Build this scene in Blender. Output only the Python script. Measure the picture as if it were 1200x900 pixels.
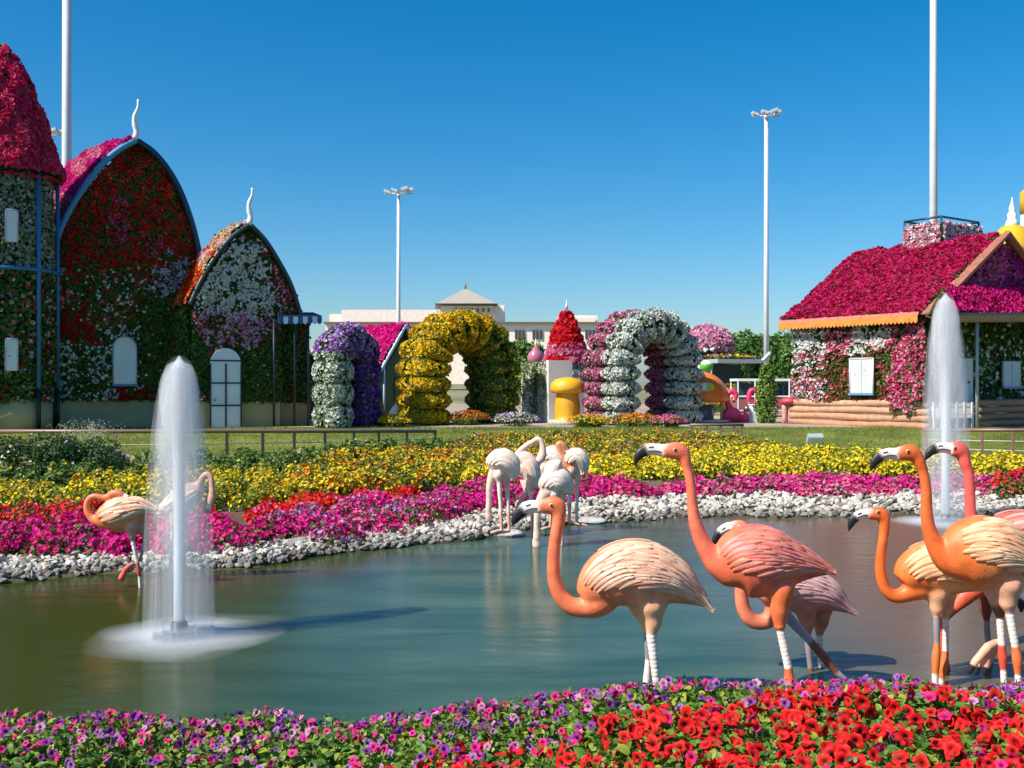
import bpy, math, bmesh
import numpy as np
from mathutils import Vector, kdtree

# ------------------------------------------------------------------ scene, camera, light
S = bpy.context.scene
for o in list(bpy.data.objects):
    bpy.data.objects.remove(o)
CH = 2.2                                   # camera height over the water
cam_d = bpy.data.cameras.new('camera'); cam = bpy.data.objects.new('camera', cam_d)
S.collection.objects.link(cam); S.camera = cam
cam.location = (0, 0, CH); cam.rotation_euler = (math.radians(90), 0, 0)
cam_d.sensor_width = 36; cam_d.lens = 36; cam_d.clip_start = .05; cam_d.clip_end = 9000
SUN_AZ, SUN_EL = math.radians(30), math.radians(46)     # azimuth: from the left, a little on the camera's side
sv = Vector((-math.cos(SUN_AZ)*math.cos(SUN_EL), -math.sin(SUN_AZ)*math.cos(SUN_EL), math.sin(SUN_EL)))
W = bpy.data.worlds.new('World'); S.world = W; W.use_nodes = True
wn = W.node_tree; wn.nodes.clear()
sky = wn.nodes.new('ShaderNodeTexSky'); sky.sky_type = 'NISHITA'; sky.sun_disc = False
sky.sun_elevation = SUN_EL; sky.sun_rotation = math.atan2(sv.x, sv.y)
sky.air_density = 1.0; sky.dust_density = .9; sky.ozone_density = 6.0; sky.altitude = 0
hs = wn.nodes.new('ShaderNodeHueSaturation'); hs.inputs['Saturation'].default_value = 1.37; hs.inputs['Hue'].default_value = .492
bg = wn.nodes.new('ShaderNodeBackground'); bg.inputs['Strength'].default_value = .086
wo = wn.nodes.new('ShaderNodeOutputWorld')
wn.links.new(sky.outputs[0], hs.inputs['Color']); wn.links.new(hs.outputs[0], bg.inputs[0]); wn.links.new(bg.outputs[0], wo.inputs[0])
sun_d = bpy.data.lights.new('sun', 'SUN'); sun = bpy.data.objects.new('sun', sun_d); S.collection.objects.link(sun)
sun_d.energy = 4.4; sun_d.angle = math.radians(.5); sun_d.color = (1, .94, .84)
sun.rotation_euler = sv.to_track_quat('Z', 'Y').to_euler()
S.view_settings.view_transform = 'Standard'; S.view_settings.look = 'None'
S.view_settings.exposure = 0.74; S.view_settings.gamma = 1
S.cycles.max_bounces = 7; S.cycles.diffuse_bounces = 3; S.cycles.glossy_bounces = 3
S.cycles.transmission_bounces = 4; S.cycles.transparent_max_bounces = 12; S.cycles.volume_bounces = 3
S.cycles.use_denoising = True

rng = np.random.default_rng(11)
PI = math.pi

# ------------------------------------------------------------------ geometry helpers
def P(px, py, Y):
    """the point that the photo shows at pixel (px, py), Y metres in front of the camera"""
    return np.array([(px-600)/1200*Y, Y, CH-(py-450)/1200*Y])
def proj(V):
    V = np.asarray(V, float)
    return 600+V[..., 0]/V[..., 1]*1200, 450-(V[..., 2]-CH)/V[..., 1]*1200
def onplane(px, py, o, n):
    d = np.array([(px-600)/1200, 1.0, -(py-450)/1200]); c = np.array([0, 0, CH])
    k = np.dot(np.asarray(o)-c, n)/np.dot(d, n)
    return c+d*k
def unit(v):
    v = np.asarray(v, float); return v/np.maximum(np.linalg.norm(v, axis=-1, keepdims=True), 1e-9)
def sstep(a, b, x):
    t = np.clip((x-a)/(b-a), 0, 1); return t*t*(3-2*t)
def hnoise(x, y, s=0):
    """smooth value noise in 0..1, numpy"""
    x = np.asarray(x, float)+s*17.3; y = np.asarray(y, float)-s*9.1
    xi = np.floor(x); yi = np.floor(y); fx = x-xi; fy = y-yi
    fx = fx*fx*(3-2*fx); fy = fy*fy*(3-2*fy)
    def h(a, b):
        v = np.sin(a*127.1+b*311.7)*43758.5453; return v-np.floor(v)
    return (h(xi, yi)*(1-fx)+h(xi+1, yi)*fx)*(1-fy)+(h(xi, yi+1)*(1-fx)+h(xi+1, yi+1)*fx)*fy
def catmull(C, n):
    C = np.asarray(C, float); k = len(C)
    Pp = np.vstack([2*C[0]-C[1], C, 2*C[-1]-C[-2]])
    seg = np.linalg.norm(np.diff(C[:, :2], axis=0), axis=1)+1e-6
    cum = np.concatenate([[0], np.cumsum(seg)]); t = np.linspace(0, cum[-1], n)
    out = np.zeros((n, C.shape[1]))
    for i, tt in enumerate(t):
        j = min(np.searchsorted(cum, tt, 'right')-1, k-2); f = (tt-cum[j])/seg[j]
        p0, p1, p2, p3 = Pp[j], Pp[j+1], Pp[j+2], Pp[j+3]
        out[i] = .5*((2*p1)+(-p0+p2)*f+(2*p0-5*p1+4*p2-p3)*f*f+(-p0+3*p1-3*p2+p3)*f**3)
    return out

ORG = {}
def origin(o): return ORG.get(o.name, np.zeros(3))
def thing(name, label, cat, loc=(0, 0, 0), group=None):
    o = bpy.data.objects.new(name, None); S.collection.objects.link(o); o.empty_display_size = .2
    o.location = tuple(float(v) for v in loc); ORG[o.name] = np.array(loc, float)
    tag(o, label, cat, group); return o
def tag(o, label=None, cat=None, group=None, kind=None):
    if label: o['label'] = label
    if cat: o['category'] = cat
    if group: o['group'] = group
    if kind: o['kind'] = kind
    return o

class Acc:
    """collects geometry of one mesh object"""
    def __init__(s): s.V = []; s.C = []; s.F = {}; s.M = {}; s.SM = {}; s.n = 0
    def add(s, V, F, col=(.5, .5, .5), mat=0, smooth=False):
        V = np.asarray(V, float).reshape(-1, 3); col = np.asarray(col, float)
        if col.ndim == 1: col = np.tile(col, (len(V), 1))
        s.V.append(V); s.C.append(col)
        groups = {}
        if isinstance(F, np.ndarray): groups[F.shape[1]] = F
        else:
            for f in F: groups.setdefault(len(f), []).append(f)
        for k, f in groups.items():
            f = np.asarray(f, np.int64)+s.n
            s.F.setdefault(k, []).append(f)
            s.M.setdefault(k, []).append(np.full(len(f), mat)); s.SM.setdefault(k, []).append(np.full(len(f), smooth))
        s.n += len(V); return s
    def mesh(s, name, mats, off=(0, 0, 0)):
        me = bpy.data.meshes.new(name)
        if s.n == 0: return me
        V = np.vstack(s.V)-np.asarray(off); C = np.vstack(s.C)
        loops = []; tot = []; mi = []; sm = []
        for k in s.F:
            f = np.vstack(s.F[k]); loops.append(f.ravel()); tot.append(np.full(len(f), k)); mi.append(np.concatenate(s.M[k])); sm.append(np.concatenate(s.SM[k]))
        loops = np.concatenate(loops); tot = np.concatenate(tot)
        me.vertices.add(len(V)); me.vertices.foreach_set('co', V.astype(np.float32).ravel())
        me.loops.add(len(loops)); me.loops.foreach_set('vertex_index', loops.astype(np.int32))
        me.polygons.add(len(tot)); me.polygons.foreach_set('loop_start', (np.cumsum(tot)-tot).astype(np.int32))
        me.polygons.foreach_set('loop_total', tot.astype(np.int32))
        me.polygons.foreach_set('material_index', np.concatenate(mi).astype(np.int32))
        me.polygons.foreach_set('use_smooth', np.concatenate(sm).astype(bool))
        a = me.color_attributes.new('Col', 'FLOAT_COLOR', 'POINT')
        a.data.foreach_set('color', np.hstack([C, np.ones((len(C), 1))]).astype(np.float32).ravel())
        for m in (mats if isinstance(mats, (list, tuple)) else [mats]): me.materials.append(m)
        me.update(calc_edges=True); me.validate(); return me
    def build(s, name, mats, parent=None, loc=None):
        off = origin(parent) if parent is not None else (np.zeros(3) if loc is None else np.asarray(loc, float))
        o = bpy.data.objects.new(name, s.mesh(name, mats, off)); S.collection.objects.link(o)
        if parent is not None: o.parent = parent
        elif loc is not None: o.location = tuple(off)
        ORG[o.name] = off; return o

def box(a, o, ex, ey, ez, col=(.5, .5, .5), mat=0):
    """box spanned from corner o by three edge vectors"""
    o, ex, ey, ez = (np.asarray(v, float) for v in (o, ex, ey, ez))
    V = [o, o+ex, o+ex+ey, o+ey, o+ez, o+ex+ez, o+ex+ey+ez, o+ey+ez]
    F = [(0, 3, 2, 1), (4, 5, 6, 7), (0, 1, 5, 4), (1, 2, 6, 5), (2, 3, 7, 6), (3, 0, 4, 7)]
    if np.dot(np.cross(ex, ey), ez) < 0: F = [f[::-1] for f in F]
    a.add(V, np.array(F), col, mat); return a
def ring_faces(n, seg, close=True):
    F = []
    for i in range(n-1):
        for j in range(seg):
            k = (j+1) % seg; F.append((i*seg+j, i*seg+k, (i+1)*seg+k, (i+1)*seg+j))
    return F
def tube(a, pts, r, seg=8, col=(.5, .5, .5), mat=0, smooth=True, ref=None, rb=None):
    """swept tube with caps; r per point; with ref, the section is an ellipse r x rb where rb lies along ref"""
    pts = np.asarray(pts, float); n = len(pts); r = np.broadcast_to(np.asarray(r, float), (n,)); rb = r if rb is None else np.broadcast_to(rb, (n,))
    T = unit(np.gradient(pts, axis=0)); V = np.zeros((n, seg, 3)); th = np.linspace(0, 2*PI, seg, endpoint=False)
    B = np.array(ref if ref is not None else ((0, 1, 0) if abs(T[0][1]) < .9 else (1, 0, 0)), float)
    for i in range(n):
        if ref is not None: B = np.array(ref, float)
        B = unit(B-np.dot(B, T[i])*T[i]); N = np.cross(B, T[i])
        V[i] = pts[i]+np.outer(np.cos(th), N)*r[i]+np.outer(np.sin(th), B)*rb[i]
    F = ring_faces(n, seg); VV = np.vstack([V.reshape(-1, 3), pts[:1], pts[-1:]])
    c0 = n*seg; F = [tuple(f) for f in F]+[(c0, (j+1) % seg, j) for j in range(seg)]+[(c0+1, (n-1)*seg+j, (n-1)*seg+(j+1) % seg) for j in range(seg)]
    col = np.asarray(col, float)
    if col.ndim == 2: col = np.vstack([np.repeat(col, seg, axis=0), col[:1], col[-1:]])
    a.add(VV, F, col, mat, smooth); return a
def lathe(a, c, prof, seg=24, col=(.5, .5, .5), mat=0, smooth=True, wob=0, colp=None):
    """prof: (radius, z) from bottom to top round the vertical axis at c"""
    prof = np.asarray(prof, float); n = len(prof); th = np.linspace(0, 2*PI, seg, endpoint=False)
    V = np.zeros((n, seg, 3))
    for i, (r, z) in enumerate(prof):
        rr = r*(1+wob*(hnoise(np.cos(th)*1.7+z*3+r, np.sin(th)*1.7+z*2-r*3, 3)-.5))
        V[i] = np.stack([c[0]+rr*np.cos(th), c[1]+rr*np.sin(th), c[2]+z+0*th], 1)
    VV = np.vstack([V.reshape(-1, 3), [[c[0], c[1], c[2]+prof[0][1]], [c[0], c[1], c[2]+prof[-1][1]]]]); c0 = n*seg
    F = ring_faces(n, seg)+[(c0, (j+1) % seg, j) for j in range(seg)]+[(c0+1, (n-1)*seg+j, (n-1)*seg+(j+1) % seg) for j in range(seg)]
    a.add(VV, F, np.vstack([np.repeat(np.asarray(colp, float), seg, axis=0), colp[:1], colp[-1:]]) if colp is not None else col, mat, smooth); return a
def slab(a, poly, thick, col=(.5, .5, .5), mat=0):
    """planar polygon (3D points) extruded by the vector thick"""
    poly = np.asarray(poly, float); n = len(poly); V = np.vstack([poly, poly+np.asarray(thick)])
    F = [tuple(range(n))[::-1], tuple(range(n, 2*n))]+[(i, (i+1) % n, n+(i+1) % n, n+i) for i in range(n)]
    a.add(V, F, col, mat); return a
def inpoly(x, y, poly):
    poly = np.asarray(poly, float); r = np.zeros(len(x), bool); j = len(poly)-1
    for i in range(len(poly)):
        xi, yi = poly[i]; xj, yj = poly[j]
        r ^= ((yi > y) != (yj > y)) & (x < (xj-xi)*(y-yi)/(yj-yi+1e-12)+xi); j = i
    return r
def sample_poly(poly, n):
    poly = np.asarray(poly, float); lo, hi = poly.min(0), poly.max(0); out = np.zeros((0, 2))
    while len(out) < n:
        q = lo+rng.random((n*2+50, 2))*(hi-lo); out = np.vstack([out, q[inpoly(q[:, 0], q[:, 1], poly)]])
    return out[:n]
def area(poly):
    p = np.asarray(poly, float); x, y = p[:, 0], p[:, 1]
    return .5*abs(np.dot(x, np.roll(y, -1))-np.dot(y, np.roll(x, -1)))

# ------------------------------------------------------------------ scatter templates
def t_flower5():
    th = np.arange(5)*2*PI/5; V = [[0, 0, -.25]]+[[math.cos(t), math.sin(t), .12] for t in th]
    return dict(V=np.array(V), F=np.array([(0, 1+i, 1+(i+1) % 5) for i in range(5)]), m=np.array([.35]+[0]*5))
def t_leaf():
    return dict(V=np.array([[0, -.15, 0], [.36, .45, .12], [0, 1.05, -.12], [-.36, .45, .12], [0, .45, -.02]]),
                F=np.array([(0, 1, 4), (1, 2, 4), (2, 3, 4), (3, 0, 4)]), m=np.array([.3, 0, 0, 0, .15]))
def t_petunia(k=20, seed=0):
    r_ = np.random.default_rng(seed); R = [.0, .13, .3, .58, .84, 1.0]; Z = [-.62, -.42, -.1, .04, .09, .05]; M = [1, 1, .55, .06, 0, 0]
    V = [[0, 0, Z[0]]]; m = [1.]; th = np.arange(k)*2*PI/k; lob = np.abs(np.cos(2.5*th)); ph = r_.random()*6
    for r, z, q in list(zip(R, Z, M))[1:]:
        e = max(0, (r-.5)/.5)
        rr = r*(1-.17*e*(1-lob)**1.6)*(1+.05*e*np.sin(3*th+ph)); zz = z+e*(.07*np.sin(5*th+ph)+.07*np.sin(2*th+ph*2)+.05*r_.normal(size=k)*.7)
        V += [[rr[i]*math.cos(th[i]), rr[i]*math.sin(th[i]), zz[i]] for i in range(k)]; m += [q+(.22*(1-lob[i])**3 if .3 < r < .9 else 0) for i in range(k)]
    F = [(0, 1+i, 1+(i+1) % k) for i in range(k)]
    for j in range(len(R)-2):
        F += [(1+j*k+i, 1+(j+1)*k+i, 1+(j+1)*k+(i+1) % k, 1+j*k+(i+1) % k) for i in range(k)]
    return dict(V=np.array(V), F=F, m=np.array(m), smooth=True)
def t_leafbig():
    V = []; m = []; n = 6
    for i in range(n):
        t = i/(n-1); w = .34*math.sin(PI*min(1, t*.93+.07))**.75*(1-.25*t)+.015; z = -.28*t*t+.1*t
        V += [[-w, t, z+.11*w/.34], [0, t, z], [w, t, z+.11*w/.34]]; m += [.0, .35, .0]
    F = []
    for i in range(n-1):
        for j in range(2): F.append((i*3+j, i*3+j+1, i*3+j+4, i*3+j+3))
    return dict(V=np.array(V), F=np.array(F), m=np.array(m), smooth=True)
def t_blade():
    return dict(V=np.array([[-.05, 0, 0], [.05, 0, 0], [.02, .12, .55], [0, .35, 1.]]), F=np.array([(0, 1, 2), (0, 2, 3)]), m=np.array([.4, .4, .1, 0]))
T5, TL, TB, TLB = t_flower5(), t_leaf(), t_blade(), t_leafbig()
TP = [t_petunia(seed=i) for i in range(4)]

def scatter(a, T, pts, nrm, size, col, alt=None, tilt=.5, mat=0, spin=None, upright=False):
    """copies of the template T on pts, its z along the tilted normals, all in one mesh"""
    n = len(pts)
    if n == 0: return
    N = unit(np.broadcast_to(nrm, (n, 3))+rng.normal(size=(n, 3))*tilt)
    ref = rng.normal(size=(n, 3)) if spin is None else np.broadcast_to(spin, (n, 3))+rng.normal(size=(n, 3))*.35
    X = unit(np.cross(ref, N)); Yv = np.cross(N, X)
    size = np.broadcast_to(np.asarray(size, float), (n,))
    V = T['V'][None]*size[:, None, None]
    W_ = pts[:, None]+V[..., 0:1]*X[:, None]+V[..., 1:2]*Yv[:, None]+V[..., 2:3]*N[:, None]
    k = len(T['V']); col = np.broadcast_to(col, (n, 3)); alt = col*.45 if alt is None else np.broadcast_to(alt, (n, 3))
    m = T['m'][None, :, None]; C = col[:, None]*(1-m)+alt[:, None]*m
    base = (np.arange(n)*k)
    F = T['F']; sm = T.get('smooth', False)
    if isinstance(F, np.ndarray): grp = {F.shape[1]: F}
    else:
        grp = {}
        for f in F: grp.setdefault(len(f), []).append(f)
    first = True
    for q, f in grp.items():
        f = np.asarray(f); FF = (base[:, None, None]+f[None]).reshape(-1, q)
        if first: a.add(W_.reshape(-1, 3), FF, C.reshape(-1, 3), mat, sm); first = False
        else:
            FF = FF+a.n-n*k; a.F.setdefault(q, []).append(FF); a.M.setdefault(q, []).append(np.full(len(FF), mat)); a.SM.setdefault(q, []).append(np.full(len(FF), sm))

# ------------------------------------------------------------------ materials
def nodes(name):
    m = bpy.data.materials.new(name); m.use_nodes = True; t = m.node_tree; t.nodes.clear()
    return m, t, t.nodes.new('ShaderNodeOutputMaterial')
def petal_mat(name, trans=.3, rough=.6, spec=.25, hue=0.):
    m, t, out = nodes(name); at = t.nodes.new('ShaderNodeAttribute'); at.attribute_name = 'Col'
    p = t.nodes.new('ShaderNodeBsdfPrincipled'); p.inputs['Roughness'].default_value = rough; p.inputs['Specular IOR Level'].default_value = spec
    tr = t.nodes.new('ShaderNodeBsdfTranslucent'); mx = t.nodes.new('ShaderNodeMixShader'); mx.inputs[0].default_value = trans
    t.links.new(at.outputs['Color'], p.inputs['Base Color']); t.links.new(at.outputs['Color'], tr.inputs['Color'])
    t.links.new(p.outputs[0], mx.inputs[1]); t.links.new(tr.outputs[0], mx.inputs[2]); t.links.new(mx.outputs[0], out.inputs[0]); return m
def paint(name, rough=.5, noise=.12, scale=6., bump=0., metal=0., spec=.5, bscale=None):
    """vertex colour with a procedural mottling and bump"""
    m, t, out = nodes(name); at = t.nodes.new('ShaderNodeAttribute'); at.attribute_name = 'Col'
    p = t.nodes.new('ShaderNodeBsdfPrincipled'); p.inputs['Roughness'].default_value = rough; p.inputs['Metallic'].default_value = metal; p.inputs['Specular IOR Level'].default_value = spec
    tc = t.nodes.new('ShaderNodeTexCoord'); nz = t.nodes.new('ShaderNodeTexNoise'); nz.inputs['Scale'].default_value = scale; nz.inputs['Detail'].default_value = 6
    mr = t.nodes.new('ShaderNodeMapRange'); mr.inputs[1].default_value = .3; mr.inputs[2].default_value = .7; mr.inputs[3].default_value = 1-noise; mr.inputs[4].default_value = 1+noise
    vm = t.nodes.new('ShaderNodeVectorMath'); vm.operation = 'SCALE'
    t.links.new(tc.outputs['Object'], nz.inputs['Vector']); t.links.new(nz.outputs['Fac'], mr.inputs[0])
    t.links.new(at.outputs['Color'], vm.inputs[0]); t.links.new(mr.outputs[0], vm.inputs['Scale']); t.links.new(vm.outputs[0], p.inputs['Base Color'])
    if bump:
        n2 = t.nodes.new('ShaderNodeTexNoise'); n2.inputs['Scale'].default_value = bscale or scale*4; n2.inputs['Detail'].default_value = 5
        b = t.nodes.new('ShaderNodeBump'); b.inputs['Strength'].default_value = bump; b.inputs['Distance'].default_value = .03
        t.links.new(tc.outputs['Object'], n2.inputs['Vector']); t.links.new(n2.outputs['Fac'], b.inputs['Height']); t.links.new(b.outputs[0], p.inputs['Normal'])
    t.links.new(p.outputs[0], out.inputs[0]); return m
M_PETAL = petal_mat('petals', .28); M_LEAF = petal_mat('leaves', .25, .5, .35)
M_BACK = paint('foliage_backing', .9, .4, 9, .6, spec=.1)
M_WALL = paint('rendered_wall', .85, .1, 1.3, .15); M_METAL = paint('painted_metal', .4, .06, 3); M_WOOD = paint('wood', .7, .2, 5, .3)
M_STONE = paint('stone', .8, .22, 9, .5); M_GROUND = paint('ground', .95, .3, 1.1, .6, spec=.15, bscale=14)
M_STATUE = paint('statue_paint', .48, .17, 13, .14, bscale=75); M_GLOSS = paint('gloss_paint', .3, .05, 4); M_BARK = paint('bark', .9, .3, 8, .6)
M_GLASS = paint('dark_glass', .12, .1, 2)
M_EYE = paint('eye', .1, 0, 2)

def lerp(a, b, t): return np.asarray(a)*(1-t)+np.asarray(b)*t
CR, MG, PK, LP = (.52, .008, .09), (.72, .008, .27), (.74, .13, .27), (.78, .36, .48)
RD, WH, YL, OR = (.78, .014, .014), (.78, .78, .74), (.80, .50, .008), (.78, .17, .015)
PU, LV, DR = (.19, .06, .40), (.52, .30, .60), (.50, .010, .016)
def leafcol(n, yel=.3):
    t = rng.random(n)[:, None]; y = (rng.random(n) < yel)[:, None]
    g = lerp((.028, .085, .016), (.075, .17, .03), t)
    return np.where(y, lerp((.11, .19, .025), (.2, .25, .04), t), g)
def jit(cols, n, amt=.18):
    """n flower colours drawn from a list of (colour, weight)"""
    c = np.array([q[0] for q in cols], float); w = np.array([q[1] for q in cols], float); w /= w.sum()
    k = rng.choice(len(c), n, p=w); return np.clip(c[k]*(1+rng.normal(size=(n, 1))*amt)+rng.normal(size=(n, 3))*.01, .002, .9)

# ------------------------------------------------------------------ terrain and water
SHX = np.array([-30, -16, -9, -5.74, -4.46, -3.11, -2.2, -1.4, -.49, .52, 1.97, 4.2, 8.6, 14, 30])
SHY = np.array([9.5, 10.3, 10.9, 11.4, 11.85, 12.45, 13.3, 14.0, 14.7, 15.7, 16.8, 17.0, 17.3, 17.6, 17.8])
def far_shore(x):
    x = np.asarray(x, float); s = 0
    for d in (-.8, -.4, 0, .4, .8): s = s+np.interp(x+d, SHX, SHY)
    return s/5+.14*np.sin(x*2.3)+.08*np.sin(x*5.1+1)
def near_shore(x): return 6.15+.1*np.sin(np.asarray(x)*1.1)
def ground(x, y):
    x = np.asarray(x, float); y = np.asarray(y, float)
    d = y-far_shore(x)
    far = .05*sstep(-.25, .15, d)+.13*sstep(.0, 2.6, d)+.13*sstep(2.5, 9, d)+.31*sstep(np.where(x < 0, 25, 27), 36, y)
    dn = near_shore(x)-y
    hn = np.interp(x, [-4, -1.5, 0, .5, 1.5, 4], [.04, .015, .065, .17, .24, .25])
    near = sstep(-.1, .8, dn)*hn+.07*np.clip(dn, 0, 12)+.01
    deep = -.6*sstep(0, .9, np.minimum(-d, -dn))
    side = sstep(17, 19, np.abs(x))*.5
    h = np.where(d > -.25, far, np.where(dn > -.1, near, deep))
    return np.maximum(h, np.where((d < 0) & (dn < 0), side+deep*(1-side*2), -9))
def ramp(lo, hi, step, end, k=1.25):
    m = list(np.arange(lo, hi+1e-6, step)); d = step
    while m[-1] < end: d *= k; m.append(m[-1]+d)
    return m
gx = ramp(0, 24, .3, 3000); gx = np.array([-v for v in gx[:0:-1]]+gx); gy = np.array(sorted([-v for v in ramp(0, 1, .5, 400, 1.6)[1:]]+ramp(0, 40, .22, 4000)))
GX, GY = np.meshgrid(gx, gy); GZ = ground(GX, GY); GZ = GZ+np.where(GY > 30, .02*(hnoise(GX*.6, GY*.6)-.5), 0)
gv = np.stack([GX, GY, GZ], -1).reshape(-1, 3); nx, ny = len(gx), len(gy)
ii = (np.arange(ny-1)[:, None]*nx+np.arange(nx-1)[None]).ravel(); gf = np.stack([ii, ii+1, ii+nx+1, ii+nx], 1)
dd = gv[:, 1]-far_shore(gv[:, 0]); nn = hnoise(gv[:, 0]*.7, gv[:, 1]*.7)[:, None]
soil = lerp((.10, .065, .04), (.16, .11, .07), nn); grass_c = lerp((.09, .12, .02), (.19, .21, .04), nn); sand = lerp((.36, .29, .21), (.30, .25, .19), nn)
gc = np.where((dd < 8.5)[:, None], soil, grass_c); gc = np.where((dd < .1)[:, None], lerp((.05, .05, .03), (.08, .07, .04), nn), gc)
gc = np.where((gv[:, 1] > 37.5)[:, None], sand, gc); gc = np.where((gv[:, 1] > 80)[:, None], lerp((.12, .14, .05), (.30, .26, .17), nn), gc)
tag(Acc().add(gv, gf, gc, 0, True).build('ground', M_GROUND), kind='structure', label='ground of the park with grassy bank and soil')

def water_mat():
    m, t, out = nodes('pond_water'); p = t.nodes.new('ShaderNodeBsdfPrincipled')
    tc = t.nodes.new('ShaderNodeTexCoord'); mp = t.nodes.new('ShaderNodeMapping'); mp.inputs['Scale'].default_value = (.22, 1.0, 1)
    n1 = t.nodes.new('ShaderNodeTexNoise'); n1.inputs['Scale'].default_value = 1.5; n1.inputs['Detail'].default_value = 4; n1.inputs['Distortion'].default_value = .6
    cr = t.nodes.new('ShaderNodeValToRGB'); cr.color_ramp.elements[0].position = .32; cr.color_ramp.elements[0].color = (.020, .052, .030, 1)
    cr.color_ramp.elements[1].position = .68; cr.color_ramp.elements[1].color = (.060, .104, .066, 1)
    # dark olive to the left: the cottage's reflection painted into the base colour
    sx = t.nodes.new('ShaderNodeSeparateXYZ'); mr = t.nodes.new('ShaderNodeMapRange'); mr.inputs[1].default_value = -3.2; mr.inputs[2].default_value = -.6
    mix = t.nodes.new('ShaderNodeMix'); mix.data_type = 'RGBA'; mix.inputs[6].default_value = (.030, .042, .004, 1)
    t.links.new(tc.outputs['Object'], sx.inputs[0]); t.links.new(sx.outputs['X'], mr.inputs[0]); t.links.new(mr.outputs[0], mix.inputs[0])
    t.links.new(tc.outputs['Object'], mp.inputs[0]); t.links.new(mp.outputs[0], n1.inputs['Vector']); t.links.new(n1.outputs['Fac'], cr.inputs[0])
    mr3 = t.nodes.new('ShaderNodeMapRange'); mr3.inputs[1].default_value = 1.5; mr3.inputs[2].default_value = 3.6; mix2 = t.nodes.new('ShaderNodeMix'); mix2.data_type = 'RGBA'; mix2.inputs[7].default_value = (.115, .084, .052, 1)  # brown to the right: the log house's reflection painted into the base colour
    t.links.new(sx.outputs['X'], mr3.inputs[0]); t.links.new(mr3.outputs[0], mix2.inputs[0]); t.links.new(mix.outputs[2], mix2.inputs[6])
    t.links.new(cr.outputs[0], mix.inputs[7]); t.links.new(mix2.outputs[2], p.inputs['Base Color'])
    n2 = t.nodes.new('ShaderNodeTexNoise'); n2.inputs['Scale'].default_value = 2.6; n2.inputs['Detail'].default_value = 3
    mp2 = t.nodes.new('ShaderNodeMapping'); mp2.inputs['Scale'].default_value = (.5, 1.6, 1); t.links.new(tc.outputs['Object'], mp2.inputs[0]); t.links.new(mp2.outputs[0], n2.inputs['Vector'])
    b = t.nodes.new('ShaderNodeBump'); b.inputs['Strength'].default_value = .15; b.inputs['Distance'].default_value = .06; t.links.new(n2.outputs['Fac'], b.inputs['Height']); t.links.new(b.outputs[0], p.inputs['Normal'])
    p.inputs['Roughness'].default_value = .19; p.inputs['IOR'].default_value = 1.33; p.inputs['Specular IOR Level'].default_value = .31
    t.links.new(p.outputs[0], out.inputs[0]); return m
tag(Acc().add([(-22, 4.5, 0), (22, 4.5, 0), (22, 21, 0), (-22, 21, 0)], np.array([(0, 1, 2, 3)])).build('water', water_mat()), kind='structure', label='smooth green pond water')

def G(px, py, h=0):
    """ground-plan position whose plants of height h show at this pixel"""
    z = .3
    for _ in range(30):
        Y = (CH-z)*1200/(py-450); X = (px-600)/1200*Y; z = .5*z+.5*(float(ground(X, Y))+h)
    return np.array([X, Y])
# ------------------------------------------------------------------ shapes with flowers on them
def patch(a, o, n, pxpoly, dens, fn, size=.07, thick=.13, leaf=1.3, lsize=.12, spread=.55, back=True, backcol=(.02, .045, .012), backoff=.0):
    """flowers and leaves on a plane; pxpoly: outline on that plane (as pixels of the photo); fn(px,py) -> flower share, flower colours"""
    n = unit(n); poly3 = np.array([onplane(x, y, o, n) for x, y in pxpoly])
    flower_face(a, poly3, n, dens, fn, size, thick, leaf, lsize, spread, back, backcol)
def flower_face(a, poly3, n, dens, fn, size=.07, thick=.13, leaf=1.3, lsize=.12, spread=.55, back=True, backcol=(.02, .045, .012)):
    n = unit(n); ex = unit(np.cross((0, 0, 1), n) if abs(n[2]) < .95 else np.array([1., 0, 0])); ey = np.cross(n, ex); o = poly3[0]
    p2 = np.stack([(poly3-o)@ex, (poly3-o)@ey], 1); A = area(p2); N = int(A*dens)
    if back: slab(a, poly3-n*.05, -n*.2, backcol, 2)
    q = sample_poly(p2, N); pts = o+q[:, :1]*ex+q[:, 1:]*ey
    lump = hnoise(q[:, 0]*2.2, q[:, 1]*2.2, 1)
    pts = pts+n*((lump*.9+.1)*thick+rng.random((N))*.04)[:, None]
    px, py = proj(pts); share, cols = fn(px, py); isf = rng.random(N) < share
    scatter(a, T5, pts[isf]+n*.03, n, size*(.7+.6*rng.random(isf.sum())), cols[isf], tilt=spread, mat=0)
    k = int(N*leaf); q = sample_poly(p2, k); lp = o+q[:, :1]*ex+q[:, 1:]*ey; lump = hnoise(q[:, 0]*2.2, q[:, 1]*2.2, 1)
    lp = lp+n*(lump*thick*.9)[:, None]
    scatter(a, TL, lp, n, lsize*(.6+.8*rng.random(k)), leafcol(k), tilt=spread*1.2, mat=1)
FM = [M_PETAL, M_LEAF, M_BACK]
def warp(fn, amp=16, jit_=3.5):
    def f(px, py):
        wx = amp*(hnoise(px*.11, py*.11, 41)-.5)*2+rng.normal(size=len(px))*jit_; wy = amp*(hnoise(px*.11, py*.11, 57)-.5)*2+rng.normal(size=len(px))*jit_
        sh, c = fn(px+wx, py+wy); return sh*(.12+1.45*sstep(.28, .68, .6*hnoise(px*.17, py*.17, 77)+.4*hnoise(px*.4, py*.4, 78))), c
    return f
def mixfn(cols, share=.6, scale=.06):
    def f(px, py):
        n = len(px); s = share*(.55+.9*hnoise(px*scale, py*scale, 5)); return s, jit(cols, n)
    return f
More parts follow.
